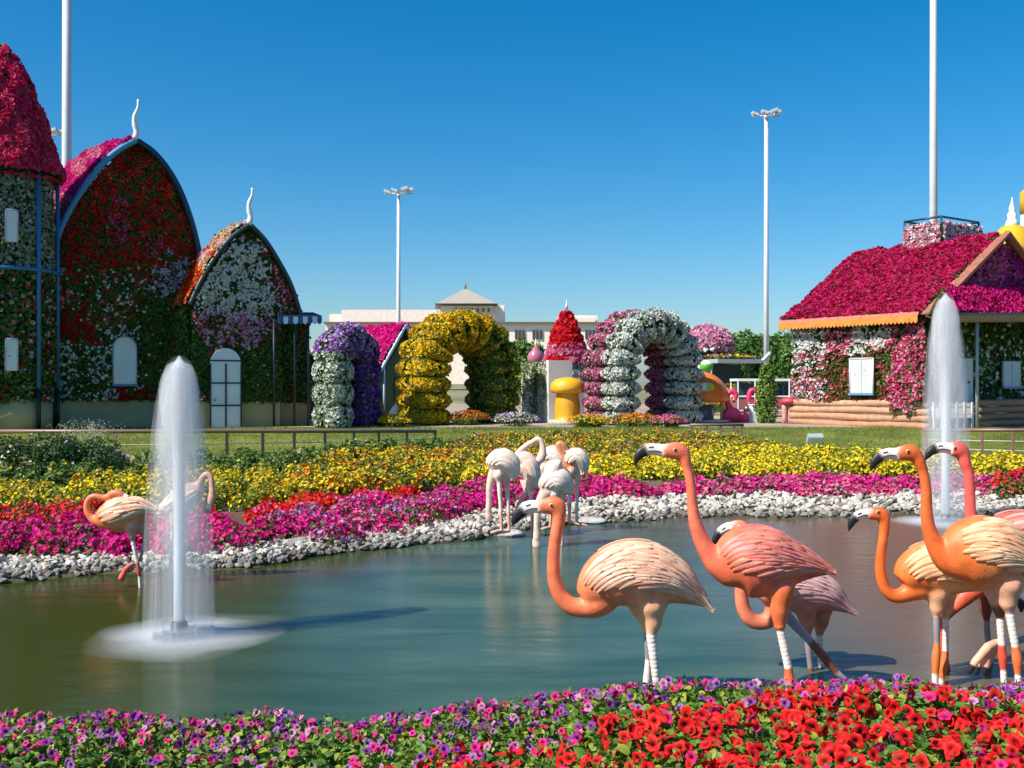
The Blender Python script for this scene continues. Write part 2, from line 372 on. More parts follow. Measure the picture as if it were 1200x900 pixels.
def surf_scatter(a, pts, nrm, cols, fs=.5, size=.07, lsize=.12, spread=.5, yel=.3):
    """flowers (share fs) and leaves at given surface points"""
    n = len(pts); isf = rng.random(n) < fs
    scatter(a, T5, pts[isf], nrm[isf], size*(.7+.6*rng.random(isf.sum())), cols[isf], tilt=spread, mat=0)
    scatter(a, TL, pts[~isf]-nrm[~isf]*.03, nrm[~isf], lsize*(.6+.8*rng.random((~isf).sum())), leafcol((~isf).sum(), yel), tilt=spread*1.2, mat=1)
def lathe_flowers(a, c, prof, dens, colfn, fs=.6, size=.08, lsize=.12, bulge=.06, bands=0, backcol=(.02, .045, .012)):
    """flowers over a surface of revolution; colfn(px, py, z) -> colours"""
    prof = np.asarray(prof, float); seg = np.linalg.norm(np.diff(prof, axis=0), axis=1); rm = (prof[1:, 0]+prof[:-1, 0])/2; A = 2*PI*rm*seg
    n = int(A.sum()*dens); j = rng.choice(len(A), n, p=A/A.sum()); f = rng.random(n); pr = prof[j]*(1-f[:, None])+prof[j+1]*f[:, None]; th = rng.random(n)*2*PI
    d = prof[j+1]-prof[j]; nr = unit(np.stack([d[:, 1], -d[:, 0]], 1)); N = np.stack([nr[:, 0]*np.cos(th), nr[:, 0]*np.sin(th), nr[:, 1]], 1)
    pts = np.stack([c[0]+pr[:, 0]*np.cos(th), c[1]+pr[:, 0]*np.sin(th), c[2]+pr[:, 1]], 1)
    h = bulge*hnoise(th*4, pr[:, 1]*2.5, 2)+(bulge*np.abs(np.sin(pr[:, 1]*bands)) if bands else 0)
    pts = pts+N*(h+rng.random(n)*.04)[:, None]; px, py = proj(pts)
    lathe(a, c, [(max(.01, r-.06), z) for r, z in prof], 28, backcol, 2)
    surf_scatter(a, pts, N, colfn(px, py, pr[:, 1]), fs, size, lsize)

# ------------------------------------------------------------------ the flower cottage, its annex and turret (left)
CA = math.radians(32); CT = np.array([math.cos(CA), math.sin(CA), 0]); CN = np.array([math.sin(CA), -math.cos(CA), 0])
UP = np.array([0, 0, 1.]); CO = P(63, 503, 36.)                     # left corner of the cottage front
BLUE = (.03, .17, .36); DBLUE = (.012, .05, .10); BEIGE = (.46, .38, .20)
def pt(px, py, off=0): return onplane(px, py, CO+CN*off, CN)
def rib(a, pl, r, col): tube(a, catmull(np.array(pl), 40), r, 8, col)
def horn(parent, base, h, r, lean):
    a = Acc(); t = np.linspace(0, 1, 14); p = base+np.outer(t*h, UP)+np.outer(lean*t+.045*h*np.sin(t*9)*(1-t*.3), CT)
    tube(a, p, r*(1-t*.72)*(1+.12*np.sin(t*22)), 8, (.74, .76, .76)); a.build('finial', M_WALL, parent)

cot = thing('flower_cottage', 'tall pointed-arch cottage covered in dark red flowers and leaves with a blue rib', 'house', CO+CT*2)
RIB_L = [(62, 312), (66, 283), (76, 257), (94, 226), (118, 194), (140, 175), (160, 164)]
RIB_R = [(160, 164), (180, 178), (199, 201), (215, 232), (229, 275), (240, 330)]
def cot_fn(px, py):
    n = len(px); sh = np.full(n, .16); c = jit([(WH, .45), (PK, .3), (RD, .3)], n)
    up = py < 316+8*np.sin(px*.08); sh = np.where(up, .16+.42*hnoise(px*.10, py*.10, 13), sh); c = np.where(up[:, None], jit([(DR, .75), (RD, .35), (CR, .1)], n), c)
    rim = up & (py < 235) & (hnoise(px*.07, py*.07, 3) > .45); c = np.where(rim[:, None], jit([(RD, 1), (OR, .15)], n), c)
    pk = ((px-142)/9)**2+((py-258)/20)**2 < 1; sh = np.where(pk, .7, sh); c = np.where(pk[:, None], jit([(PK, .6), (CR, .4)], n), c)
    p2 = ((px-173)/14)**2+((py-282)/10)**2 < 1; c = np.where(p2[:, None], jit([(PK, .5), (DR, .5)], n), c)
    wp = (px > 185) & (px < 225) & (py > 305) & (py < 345); sh = np.where(wp, .5, sh); c = np.where(wp[:, None], jit([(WH, .5), (LV, .4)], n), c)
    lf = ((px-75)/14)**2+((py-340)/12)**2 < 1; sh = np.where(lf, .8, sh); c = np.where(lf[:, None], jit([(RD, .7), (LP, .5)], n), c)
    dr = ((px-90)/26)**2+((py-385)/19)**2 < 1; sh = np.where(dr, .55, sh); c = np.where(dr[:, None], jit([(DR, 1)], n), c)
    ws = (py > 385) & (px < 165) & ~dr; sh = np.where(ws, .17, sh); c = np.where(ws[:, None], jit([(WH, 1)], n), c)
    gr = (px > 163) & (py > 350); sh = np.where(gr, .01, sh)
    st = (py > 452) & (px > 128) & (px < 186); sh = np.where(st, .6, sh); c = np.where(st[:, None], jit([(DR, 1)], n), c)
    return sh, c
FO = -.35                                                        # the wall stands back from the rib
a = Acc(); inner = [(64, 469), (64, 312)]+[(x+2, y+5) for x, y in RIB_L[1:]]+[(x-2, y+5) for x, y in RIB_R[1:]]+[(262, 400), (262, 469)]
patch(a, CO+CN*FO, CN, inner, 430, warp(cot_fn), .050, .30, 1.5, .11); a.build('flower_wall', FM, cot)
a = Acc(); slab(a, [pt(60, 469, FO), pt(60, 506, FO), pt(275, 507, FO), pt(275, 469, FO)], -CN*.3, BEIGE); a.build('plinth', M_WALL, cot)
a = Acc(); rl = [pt(x, y) for x, y in RIB_L]; rr = [pt(x, y) for x, y in RIB_R]
rib(a, rl, .115, (.05, .26, .50)); rib(a, rr, .10, DBLUE); a.build('arch_rib', M_METAL, cot)
for x in (63,):
    a = Acc(); tube(a, [pt(x, 508), pt(x, 455)], .075, 8, (.01, .015, .02)); tube(a, [pt(x, 455.3), pt(x, 312)], .08, 8, BLUE); a.build('corner_post', M_METAL, cot)
# roof: the rib curve swept backwards
BK = -CN*7.5+UP*1.1
def roof_sweep(parent, curve, back, dens, fn, size, inside=(.02, .04, .012), thick=.2, k=26, flip=1, lsize=.14):
    C = catmull(np.array(curve), k); a = Acc(); nv = unit(np.cross(np.gradient(C, axis=0), back))*flip
    V = np.vstack([C, C+back, C-nv*.12, C+back-nv*.12]); F = []
    for i in range(k-1): F += [(i, i+1, k+i+1, k+i), (2*k+i, 3*k+i, 3*k+i+1, 2*k+i+1), (i, 2*k+i, 2*k+i+1, i+1)]
    a.add(V, np.array(F), inside, 2)
    L = np.linalg.norm(np.diff(C, axis=0), axis=1); n = int(L.sum()*np.linalg.norm(back)*dens); j = rng.choice(k-1, n, p=L/L.sum()); f = rng.random(n)[:, None]; g = rng.random(n)
    N = nv[j]; pts = C[j]*(1-f)+C[j+1]*f+g[:, None]*back+N*(.05+thick*hnoise(g*np.linalg.norm(back)*1.8, (j+f[:, 0])*L.mean()*1.8, 4))[:, None]
    px, py = proj(pts); sh, col = fn(px, py); isf = rng.random(n) < sh
    scatter(a, T5, pts[isf], N[isf], size*(.7+.6*rng.random(isf.sum())), col[isf], tilt=.5)
    scatter(a, TL, pts[~isf]-N[~isf]*.04, N[~isf], lsize*(.6+.7*rng.random((~isf).sum())), leafcol((~isf).sum(), .35), tilt=.6, mat=1)
    return a.build('roof', FM, parent)
def cotroof(px, py):
    n = len(px); return np.full(n, .82), np.where((hnoise(px*.05, py*.05, 8) > .72)[:, None], jit([(PK, 1), (LP, .4)], n), jit([(MG, 1), (CR, .15), (PU, .08)], n))
roof_sweep(cot, rl, BK, 330, cotroof, .075, flip=1); roof_sweep(cot, rr, BK, 70, mixfn([(PK, .5), (DR, .5), (WH, .2)], .4), .06, flip=1, thick=.04, lsize=.09)
horn(cot, pt(157, 164), 1.5, .13, .12)
def window(parent, w, h, c, n, arch=False, frame=(.05, .25, .45), pane=(.78, .79, .80), sill=True):
    """c: lower middle of the opening on the wall; n: outward"""
    t = unit(np.cross(n, UP))*-1; a = Acc()
    pts = [c-t*w/2, c+t*w/2]
    if arch: pts += [c+t*w/2*math.cos(q)+UP*(h-w/2+w/2*math.sin(q)) for q in np.linspace(0, PI, 11)]
    else: pts += [c+t*w/2+UP*h, c-t*w/2+UP*h]
    slab(a, pts, n*.06, pane); wd = a.build('window', M_WALL, parent)
    f_ = Acc(); fr = [c-t*(w/2+.03), c-t*(w/2-.035)]; q_ = np.array(pts); fc = (.50, .52, .53)
    for i in range(1, len(q_)): tube(f_, [q_[i]+n*.06, q_[(i+1) % len(q_)]+n*.06], .028, 6, fc)
    if not arch and w > .5: box(f_, c-t*.015+n*.061, t*.03, n*.02, UP*h, fc)
    f_.build('frame', M_WALL, wd)
    if sill: b = Acc(); box(b, c-t*(w/2+.04)-UP*.08+n*.0, t*(w+.08), n*.12, UP*.075, frame); b.build('sill', M_METAL, wd)
    return wd
wn_o = FO+.27
window(cot, .80, 1.72, pt(146, 450, wn_o), CN, True)

ann = thing('gabled_annex', 'smaller steep-gabled flower house with white blooms over its white arched door', 'house', pt(293, 503, 2.2))
AO = 2.2
def ap(px, py, off=0): return pt(px, py, AO+off)
AL = [(222, 357), (234, 331), (250, 304), (270, 279), (293, 262)]; AR = [(293, 262), (311, 281), (327, 306), (342, 335), (354, 372)]
def ann_fn(px, py):
    n = len(px); wz = (py < 373) & (py > 285+.0*px) & (px < 305+.3*(py-300)) & (px > 226)
    sh = np.where(wz, .72, .22); c = np.where(wz[:, None], jit([(WH, 1)], n, .08), jit([(PK, .35), (DR, .4), (LP, .3), (WH, .15)], n))
    md = (py >= 368) & (py < 392+18*np.sin((px-225)*.033)) & (px > 226) & (px < 322); sh = np.where(md, .62, sh); c = np.where(md[:, None], jit([(LV, .4), (LP, .5), (DR, .3), (WH, .15)], n), c)
    lo = (py > 415) | ((py > 372) & ~md); sh = np.where(lo, .015, sh)
    rs = (px > 318) & (py < 372); sh = np.where(rs, .34, sh); return sh, c
a = Acc(); patch(a, CO+CN*(AO-.25), CN, [(224, 471), (224, 358)]+[(x+2, y+5) for x, y in AL[1:]]+[(x-2, y+4) for x, y in AR[1:-1]]+[(349, 374), (328, 376), (328, 471)], 430, warp(ann_fn, 10), .050, .26, 1.3, .10); a.build('flower_wall', FM, ann)
a = Acc(); slab(a, [ap(223, 471, -.25), ap(223, 507, -.25), ap(328, 507, -.25), ap(328, 471, -.25)], -CN*.3, BEIGE); a.build('plinth', M_WALL, ann)
a = Acc(); al = [ap(x, y) for x, y in AL]; ar = [ap(x, y) for x, y in AR]; rib(a, al, .07, (.05, .07, .09)); rib(a, ar, .07, (.03, .06, .09)); a.build('gable_rib', M_METAL, ann)
roof_sweep(ann, al, -CN*2.0, 330, lambda px, py: (np.full(len(px), .66), np.where((hnoise(px*.06, py*.06, 2) > .62)[:, None], jit([(LP, .6), (WH, .3), (YL, .3)], len(px)), jit([(RD, .8), (OR, .6), (YL, .12)], len(px)))), .07, flip=1)
roof_sweep(ann, ar, -CN*2.0, 70, mixfn([(PK, .5), (WH, .4)], .4), .06, flip=1, thick=.04, lsize=.09)
a = Acc(); flower_face(a, np.array([ap(222, 471, -.2), ap(222, 357, -.2), ap(222, 357, -.2)-CN*2.1, ap(222, 471, -.2)-CN*2.1]), -CT, 60, mixfn([(DR, 1)], .02), leaf=4); a.build('side_wall', FM, ann)
horn(ann, ap(291, 263), 1.35, .12, .12)
# door: arched leaf with muntins
dw = np.linalg.norm(ap(282, 480)-ap(246, 480)); dc = ap(264, 504, .02); t_ = CT
def arched(w, h, c, k=12): return [c-t_*w/2, c+t_*w/2]+[c+t_*w/2*math.cos(q)+UP*(h-w/2+w/2*math.sin(q)) for q in np.linspace(0, PI, k)]
dh = ap(264, 408, .02)[2]-dc[2]
a = Acc(); slab(a, arched(dw, dh, dc), CN*.06, (.74, .76, .80)); door = a.build('door', M_WALL, ann)
a = Acc(); mu = (.012, .014, .02); o_ = dc+CN*.063
for hh in (.3, .58, .86): box(a, o_-t_*dw/2+UP*(dh-.45)*hh*1.15, t_*dw, CN*.03, UP*.05, mu)
for xx in (-.5, 0, .5): box(a, o_+t_*(dw*xx-.025)-CN*.002, t_*.05, CN*.04, UP*(dh-dw/2 if xx else dh-dw/2), mu)
a.build('muntin', M_METAL, door)
a = Acc(); tube(a, [o_+CN*.02-t_*.42+UP*1.1, o_+CN*.1-t_*.42+UP*1.1], .04, 8, (.1, .1, .1)); a.build('handle', M_METAL, door)
# side porch with scalloped awning
a = Acc(); flower_face(a, np.array([ap(x, y, -.6) for x, y in [(327, 472), (327, 376), (362, 376), (362, 472)]]), CN, 200, mixfn([(DR, 1)], .02), leaf=1.5, lsize=.12); a.build('porch_wall', FM, ann)
a = Acc(); slab(a, [ap(x, y, -.6) for x, y in [(328, 472), (328, 506), (363, 506), (363, 472)]], -CN*.25, lerp(BEIGE, (.2, .17, .1), .4)); a.build('porch_plinth', M_WALL, ann)
for x in (321, 345, 361):
    a = Acc(); tube(a, [ap(x, 507, .12), ap(x, 374, .12)], .05, 8, (.015, .03, .035)); a.build('porch_post', M_METAL, ann)
a = Acc(); q0, q1 = ap(326, 371, .2), ap(377, 371, .2); tt = unit(q1-q0); LL = np.linalg.norm(q1-q0); ns = 9
slab(a, [q0, q1, q1-CN*.9+UP*.18, q0-CN*.9+UP*.18], UP*.04, DBLUE)
for i in range(ns):
    c = q0+tt*LL*(i+.5)/ns-UP*.003; w = LL/ns*.49; col = (.72, .80, .84) if i % 2 else (.03, .12, .25)
    slab(a, [c-tt*w, c+tt*w, c+tt*w-UP*.18]+[c+tt*w*math.cos(q)-UP*(.18+.1*math.sin(q)) for q in np.linspace(.4, PI-.4, 6)]+[c-tt*w-UP*.18], CN*.03, col)
a.build('awning', M_WALL, ann)

tc_ = P(2, 503, 35.); tur = thing('flower_turret', 'round turret with a bell-shaped roof of pink-red flowers and white flowered upper wall', 'tower', tc_)
sc = 35/1200.
def tprof(l): return [(r*sc, (503-y)*sc) for r, y in l]
def turwall(px, py, z):
    n = len(px); up = z > (503-318)*sc; return np.where(up[:, None], jit([(WH, .8), ((.55, .56, .5), .5)], n, .1), jit([(DR, .3), (LP, .3), (RD, .2)], n))
a = Acc(); lathe_flowers(a, tc_, tprof([(54, 324), (55, 300), (54, 260), (53, 206)]), 380, lambda x, y, z: jit([((.5, .52, .47), .8), ((.30, .34, .29), .6)], len(x), .15), .5, .055, .11); a.build('upper_flower_wall', FM, tur)
a = Acc(); lathe_flowers(a, tc_, tprof([(55, 470), (56, 400), (55, 322)]), 230, lambda x, y, z: jit([(LP, .4), (RD, .3), (WH, .3)], len(x)), .10, .07, .14); a.build('lower_flower_wall', FM, tur)
a = Acc(); lathe(a, tc_, tprof([(55, 507), (55, 468)]), 32, BEIGE); a.build('plinth', M_WALL, tur)
a = Acc(); lathe_flowers(a, tc_, tprof([(56, 206), (64, 207), (62, 196), (53, 172), (48, 150), (40, 128), (30, 104), (19, 82), (9, 66), (1, 54)]), 420, lambda x, y, z: jit([((.82, .03, .14), 1), (PK, .45), ((.70, .012, .10), .5)], len(x)), .74, .078, .11, .2); a.build('roof', FM, tur)
a = Acc()
for k in range(8):
    th = -PI/2+math.radians(14)+k*PI/4+.12; e = np.array([math.cos(th), math.sin(th), 0]); r = 60*sc
    tube(a, [tc_+e*r, tc_+e*r+UP*(503-455)*sc], .075, 8, (.01, .015, .02)); tube(a, [tc_+e*r+UP*(503-455)*sc, tc_+e*r+UP*(503-208)*sc], .075, 8, BLUE)
th = np.linspace(0, 2*PI, 41)
tube(a, np.stack([tc_[0]+60*sc*np.cos(th), tc_[1]+60*sc*np.sin(th), tc_[2]+(503-319)*sc+0*th], 1), .075, 8, BLUE); a.build('frame', M_METAL, tur)
for y in (290, 435):
    th = -PI/2+math.radians(36); e = np.array([math.cos(th), math.sin(th), 0]); window(tur, .36, 36*sc, tc_+e*58*sc+UP*(503-y)*sc, e, sill=False)

# ------------------------------------------------------------------ the log house (right)
RA = math.radians(35); RT = np.array([math.cos(RA), math.sin(RA), 0]); RN = np.array([math.sin(RA), -math.cos(RA), 0]); RL = -RN   # RN: gable outward; long wall runs along RL
RW = -RT                                                         # outward from the long wall
KC = P(1087, 503, 36.); hou = thing('log_house', 'log-based house under a broad crimson flower roof with scalloped eaves', 'house', KC+RL*3)
def lw(px, py, off=0): return onplane(px, py, KC+RW*off, RW)
def gw(px, py, off=0): return onplane(px, py, KC+RN*off, RN)
def wall_fn(px, py):
    n = len(px); w = ((px < 968) | ((px > 996) & (px < 1036))) & (py < 425-.25*np.abs(px-950)*(px < 968))
    sh = np.full(n, .68); c = jit([(PK, .65), (CR, .25), (LP, .3)], n); w &= hnoise(px*.09, py*.09, 6) > .22
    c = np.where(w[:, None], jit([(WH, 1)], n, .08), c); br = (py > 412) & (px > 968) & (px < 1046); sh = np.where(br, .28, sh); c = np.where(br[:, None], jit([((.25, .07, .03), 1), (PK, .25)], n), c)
    lw_ = (py > 415) & (px <= 968); sh = np.where(lw_, .6, sh); c = np.where(lw_[:, None], jit([(WH, .5), (LP, .4), (PK, .25), ((.25, .07, .05), .4)], n), c); return sh, c
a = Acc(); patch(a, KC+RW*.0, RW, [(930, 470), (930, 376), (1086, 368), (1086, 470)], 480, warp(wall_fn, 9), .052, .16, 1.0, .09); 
patch(a, KC+RW*.25, RW, [(1044, 485), (1042, 440), (1060, 400), (1086, 385), (1086, 462), (1074, 472), (1064, 486), (1056, 476)], 330, mixfn([(PK, .7), (CR, .3), (LP, .3)], .6), .052, .14, 1.2, .1, back=False)
a.build('flower_wall', FM, hou)
window(hou, 1.02, 1.28, lw(1010.5, 460.5, .16), RW, frame=(.10, .28, .40), pane=(.50, .52, .53))
LEN = np.linalg.norm(lw(930, 490)-KC)
for i in range(4):
    r = .135; z = KC[2]-.05+r+i*.262; xs = np.linspace(-.1, LEN+.1, 40); a = Acc()
    p = KC+np.outer(xs, RL)+RW*.02; p[:, 2] = z+.02*np.sin(xs*1.3+i*2); tube(a, p, r*(1+.06*np.sin(xs*2.1+i)+.04*np.sin(xs*5+i*3)), 12, lerp((.40, .20, .115), (.46, .27, .17), i/3)); a.build('log', M_WOOD, hou)
# roof
AP = gw(1172, 278); EV = gw(1085, 365); RIDL = 6.6; AP_L = AP+RL*RIDL; OV = RW*.32
E0 = EV+OV-UP*.12; E1 = E0+RL*(LEN+.25); rn = unit(np.cross(E1-E0, AP-E0)); rn = rn if rn[2] > 0 else -rn
def roof_fn(px, py):
    n = len(px); return np.where(hnoise(px*.25, py*.3, 9) > .62, .42, .76), jit([(CR, 1), ((.40, .005, .06), .5), (MG, .12)], n, .15)
a = Acc(); flower_face(a, np.array([E0, E1, AP_L-RL*.2, AP]), rn, 520, roof_fn, .062, .20, .7, .11, .7, backcol=(.03, .04, .012)); a.build('roof', FM, hou)
right_eave = 2*(AP-np.dot(AP-E0, UP)*UP)-E0; right_eave[2] = E0[2]
rn2 = unit(np.cross(AP-right_eave, RL)); rn2 = rn2 if rn2[2] > 0 else -rn2
a = Acc(); flower_face(a, np.array([AP, AP_L, right_eave+RL*LEN, right_eave]), rn2, 60, roof_fn, .1, .18, .6, .13); a.build('roof', FM, hou)
def scallop_strip(a, p0, p1, out, depth, col, pitch=.16, lip=None, lipcol=None):
    t = unit(p1-p0); L = np.linalg.norm(p1-p0); n = max(3, int(L/pitch)); k = n*4+1; s = np.linspace(0, L, k)
    zz = depth*(.72+.28*np.abs(np.sin(s/L*n*PI))); top = p0+np.outer(s, t); bot = top-np.outer(zz, UP)
    V = np.vstack([top, bot, top+out*.03, bot+out*.03]); F = []
    for i in range(k-1): F += [(i, i+1, k+i+1, k+i), (2*k+i, 3*k+i, 3*k+i+1, 2*k+i+1), (k+i, k+i+1, 3*k+i+1, 3*k+i)]
    a.add(V, np.array(F), col)
a = Acc(); box(a, E0+UP*.0, E1-E0, -RW*.0+OV*.35+UP*-.0, UP*.10, (.55, .16, .13)); slab(a, [E0+RW*.14, E1+RW*.14, E1-rn*0+(AP_L-E1)*.10, E0+(AP-E0)*.10], UP*.05, (.60, .20, .17)); a.build('eave_board', M_WOOD, hou)
a = Acc(); scallop_strip(a, E0+RW*.15-UP*.004, E1+RW*.15-UP*.004, RW, .30, (.58, .22, .035)); a.build('scalloped_valance', M_WOOD, hou)
a = Acc(); 
for q in (E0, right_eave):
    d = AP-q; tube(a, [q+RN*.3-UP*.05, AP+RN*.3+UP*.12], .13, 4, (.34, .12, .08), smooth=False)
    slab(a, [q+RN*.28, AP+RN*.28+UP*.06, AP+UP*.06, q], UP*.06, (.30, .12, .08))
a.build('rake_board', M_WOOD, hou)
GR = gw(1290, 365)
def gab_fn(px, py):
    n = len(px); lo = py > 338; c = np.where(lo[:, None], jit([(MG, .8), (CR, .5)], n), jit([((.80, .14, .36), .7), ((.78, .03, .32), .4), (LP, .35)], n)); v = (px > 1185) & (py < 345); c = np.where(v[:, None], jit([((.5, .03, .42), 1), (MG, .4)], n), c)
    return np.where(lo, .8, .55), c
a = Acc(); patch(a, KC-RN*.1, RN, [(1092, 367), (1172, 286), (1290, 345), (1290, 367)], 480, warp(gab_fn, 8), .065, .2, .8, .10); a.build('gable_flower_wall', FM, hou)
a = Acc(); flower_face(a, np.array([gw(1093, 366, .9), gw(1290, 366, .9), gw(1290, 338, .35), gw(1108, 338, .35)]), unit(RN*.85+UP*.5), 520, mixfn([(MG, .8), (CR, .6)], .95), .08, .14, .7, .11); a.build('porch_roof', FM, hou)
pe0, pe1 = gw(1100, 369, 1.0), gw(1320, 369, 1.0)
a = Acc(); box(a, pe0, pe1-pe0, -RN*.12, UP*.08, (.10, .10, .10)); a.build('porch_gutter', M_METAL, hou)
a = Acc(); scallop_strip(a, pe0-UP*.01, pe1-UP*.01, RN, .26, (.50, .22, .09)); a.build('scalloped_valance', M_WOOD, hou)
PW = -.9
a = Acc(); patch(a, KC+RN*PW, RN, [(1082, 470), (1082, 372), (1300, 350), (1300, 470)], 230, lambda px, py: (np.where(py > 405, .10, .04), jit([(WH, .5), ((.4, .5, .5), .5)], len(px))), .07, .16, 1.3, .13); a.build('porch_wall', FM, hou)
a = Acc(); slab(a, [gw(x, y, PW+.22) for x, y in [(1122, 472), (1122, 420), (1138.5, 420), (1138.5, 472)]], RN*.06, (.70, .72, .74)); d_ = a.build('door', M_WALL, hou)
a = Acc(); tube(a, [gw(1136, 448, PW+.28), gw(1136, 448, PW+.36)], .04, 8, (.1, .1, .1)); a.build('handle', M_METAL, d_)
w_ = np.linalg.norm(gw(1194, 450, PW)-gw(1174, 450, PW)); window(hou, w_, .98, gw(1184, 453, PW+.22), RN, frame=(.04, .22, .34), pane=(.50, .62, .68))
for i in range(4):
    r = .13; xs = np.linspace(0, 7, 30); z = KC[2]+r+i*.255; p = gw(1144, 500, .25)+np.outer(xs, RT); p[:, 2] = z; a = Acc(); tube(a, p, r*(1+.05*np.sin(xs*2+i)), 12, (.30, .17, .11)); a.build('log', M_WOOD, hou)
a = Acc(); tube(a, [gw(1145, 503, .9), gw(1145, 371, .9)], .06, 8, (.35, .38, .38)); a.build('porch_post', M_METAL, hou)
for x in (1094, 1103, 1112, 1121, 1130, 1139):
    p0 = gw(x, 504, .55); a = Acc(); box(a, p0-RT*.055, RT*.11, RN*.04, UP*(gw(x, 471, .55)[2]-p0[2]), (.76, .77, .76)); a.build('picket', M_WALL, hou)
a = Acc(); box(a, gw(1092, 478, .51), gw(1142, 478, .51)-gw(1092, 478, .51), RN*.03, UP*.06, (.70, .71, .70)); a.build('picket_rail', M_WALL, hou)
# planter with a railing on the ridge
K0 = onplane(1103, 281, AP+RL*2.2, RN)+UP*0; 
def along(px, K, d):
    k = (px-600)/1200; return (k*K[1]-K[0])/(d[0]-k*d[1])
la, lb = along(1060, K0, RL), along(1147, K0, RT)
a = Acc(); hb = .75
for (o, e, L, n) in ((K0, RL, la, RW), (K0, RT, lb, RN)):
    flower_face(a, np.array([o-UP*.35, o-UP*.35+e*L, o+e*L+UP*.72, o+UP*.72]), n, 480, mixfn([(WH, .6), (PK, .35 if n is RW else .1), (LP, .3)], .7, .1), .062, .12, .8, .09)
a.build('ridge_planter', FM, hou)
a = Acc(); zt = UP*.92
for p in (K0, K0+RL*la, K0+RT*lb, K0+RL*la+RT*lb): tube(a, [p-UP*.2, p+zt], .045, 6, (.015, .05, .09))
for p, q in ((K0, K0+RL*la), (K0, K0+RT*lb), (K0+RT*lb, K0+RL*la+RT*lb), (K0+RL*la, K0+RL*la+RT*lb)):
    for z in (.92, .1): tube(a, [p+UP*z, q+UP*z], .045 if z > .5 else .03, 6, (.015, .05, .09))
a.build('roof_railing', M_METAL, hou)

# ------------------------------------------------------------------ flower arches
def flower_arch(name, label, c, yaw, span, ztop, tr, td, nb, colfn, dens=240, fs=.75, size=.09, lsize=.12, rows=((0, 1),), bul=.2, yel=.4):
    """c: ground middle of the front row; rows: (offset to the back in metres, row id); ztop: height of the outer top"""
    root = thing(name, label, 'flower arch', c); e = np.array([math.cos(yaw), math.sin(yaw), 0]); nf = np.array([math.sin(yaw), -math.cos(yaw), 0])
    R = span/2; hl = max(.3, ztop-R-tr); L = 2*hl+PI*R
    def path(s):
        s = np.asarray(s); x = np.where(s < hl, -R, np.where(s > hl+PI*R, R, -R*np.cos(np.clip((s-hl)/R, 0, PI)))); z = np.where(s < hl, s, np.where(s > hl+PI*R, L-s, hl+R*np.sin(np.clip((s-hl)/R, 0, PI))))
        an = np.clip((s-hl)/R, 0, PI); ro = np.stack([-np.cos(an), np.sin(an)], -1); return x, z, ro
    for off, rid in rows:
        a = Acc(); cc = np.asarray(c)-nf*off; nn = 90; s = np.linspace(0, L, nn); x, z, ro = path(s); th = np.linspace(0, 2*PI, 16, endpoint=False)
        def sec(s_, th_):
            b = 1+bul*(np.abs(np.sin(PI*nb*s_/L))-.6); cx = np.sign(np.cos(th_))*np.abs(np.cos(th_))**.62; cy = np.sign(np.sin(th_))*np.abs(np.sin(th_))**.62
            return tr*b*cx, td*b*cy
        V = np.zeros((nn, 16, 3))
        for i in range(nn):
            u, v = sec(s[i], th); u = u*.88; v = v*.88
            V[i] = cc+np.outer(x[i]+ro[i, 0]*u, e)+np.outer(z[i]+ro[i, 1]*u, UP)+np.outer(v, nf)
        a.add(V.reshape(-1, 3), np.array(ring_faces(nn, 16)), (.02, .04, .012), 2, True)
        n = int(L*4*(tr+td)*dens); s_ = rng.random(n)*L; t_ = rng.random(n)*2*PI; xx, zz, rr = path(s_); u, v = sec(s_, t_)
        pts = cc+np.outer(xx+rr[:, 0]*u, e)+np.outer(zz+rr[:, 1]*u, UP)+np.outer(v, nf)
        N = unit((np.cos(t_)[:, None]*(rr[:, :1]*e+rr[:, 1:]*UP)+np.sin(t_)[:, None]*nf)); pts += N*(rng.random(n)*.06)[:, None]
        col, f = colfn(s_/L, np.cos(t_), rid, n); f = f*np.where(np.abs(np.sin(PI*nb*s_/L)) > .3, 1, .35)
        isf = rng.random(n) < f
        scatter(a, T5, pts[isf], N[isf], size*(.7+.6*rng.random(isf.sum())), col[isf], tilt=.5)
        scatter(a, TL, pts[~isf], N[~isf], lsize*(.6+.8*rng.random((~isf).sum())), leafcol((~isf).sum(), yel), tilt=.6, mat=1)
        a.build('blossom_band' if len(rows) > 1 else 'blossoms', FM, root)
    return root
gz = .60
def gp(px, Y): return np.array([(px-600)/1200*Y, Y, float(ground((px-600)/1200*Y, Y))])
def c_yel(u, r, rid, n): return jit([(YL, .8), ((.82, .6, .03), .3), ((.6, .25, .01), .12)], n), np.where(u < .58, .74, np.interp(u, [.58, .7, 1], [.55, .14, .08]))
flower_arch('flower_arch', 'broad stepped arch of golden yellow flowers beside the lamp mast', gp(537, 41.), math.radians(32), 3.15, 4.42, .66, 1.2, 15, c_yel, 430, size=.055, lsize=.10, bul=.30, yel=.6)
def c_pw(u, r, rid, n): return (jit([(WH, .9), ((.6, .66, .62), .4)], n, .08) if rid else jit([((.62, .16, .32), .8), (LP, .5), ((.4, .08, .2), .4)], n)), np.full(n, .78)
flower_arch('flower_arch', 'twin-row arch of white and mauve-pink flowers in cushion-like tiers', gp(765, 40.), math.radians(33), 3.2, 4.40, .50, .52, 17, c_pw, 520, size=.052, lsize=.085, rows=((0, 1), (1.2, 0)), bul=.55)
def c_pu(u, r, rid, n):
    w = (u < .36); return np.where(w[:, None], jit([(WH, 1), ((.45, .55, .4), .4)], n, .1), np.where((u < .62)[:, None], jit([(PU, .5), (LV, .8), ((.6, .42, .66), .3)], n), jit([(PU, .8), (LV, .2), ((.12, .04, .28), .4)], n))), np.where(w, .6, .82)  # more lilac across the arch top: sunlight painted into the petal colours
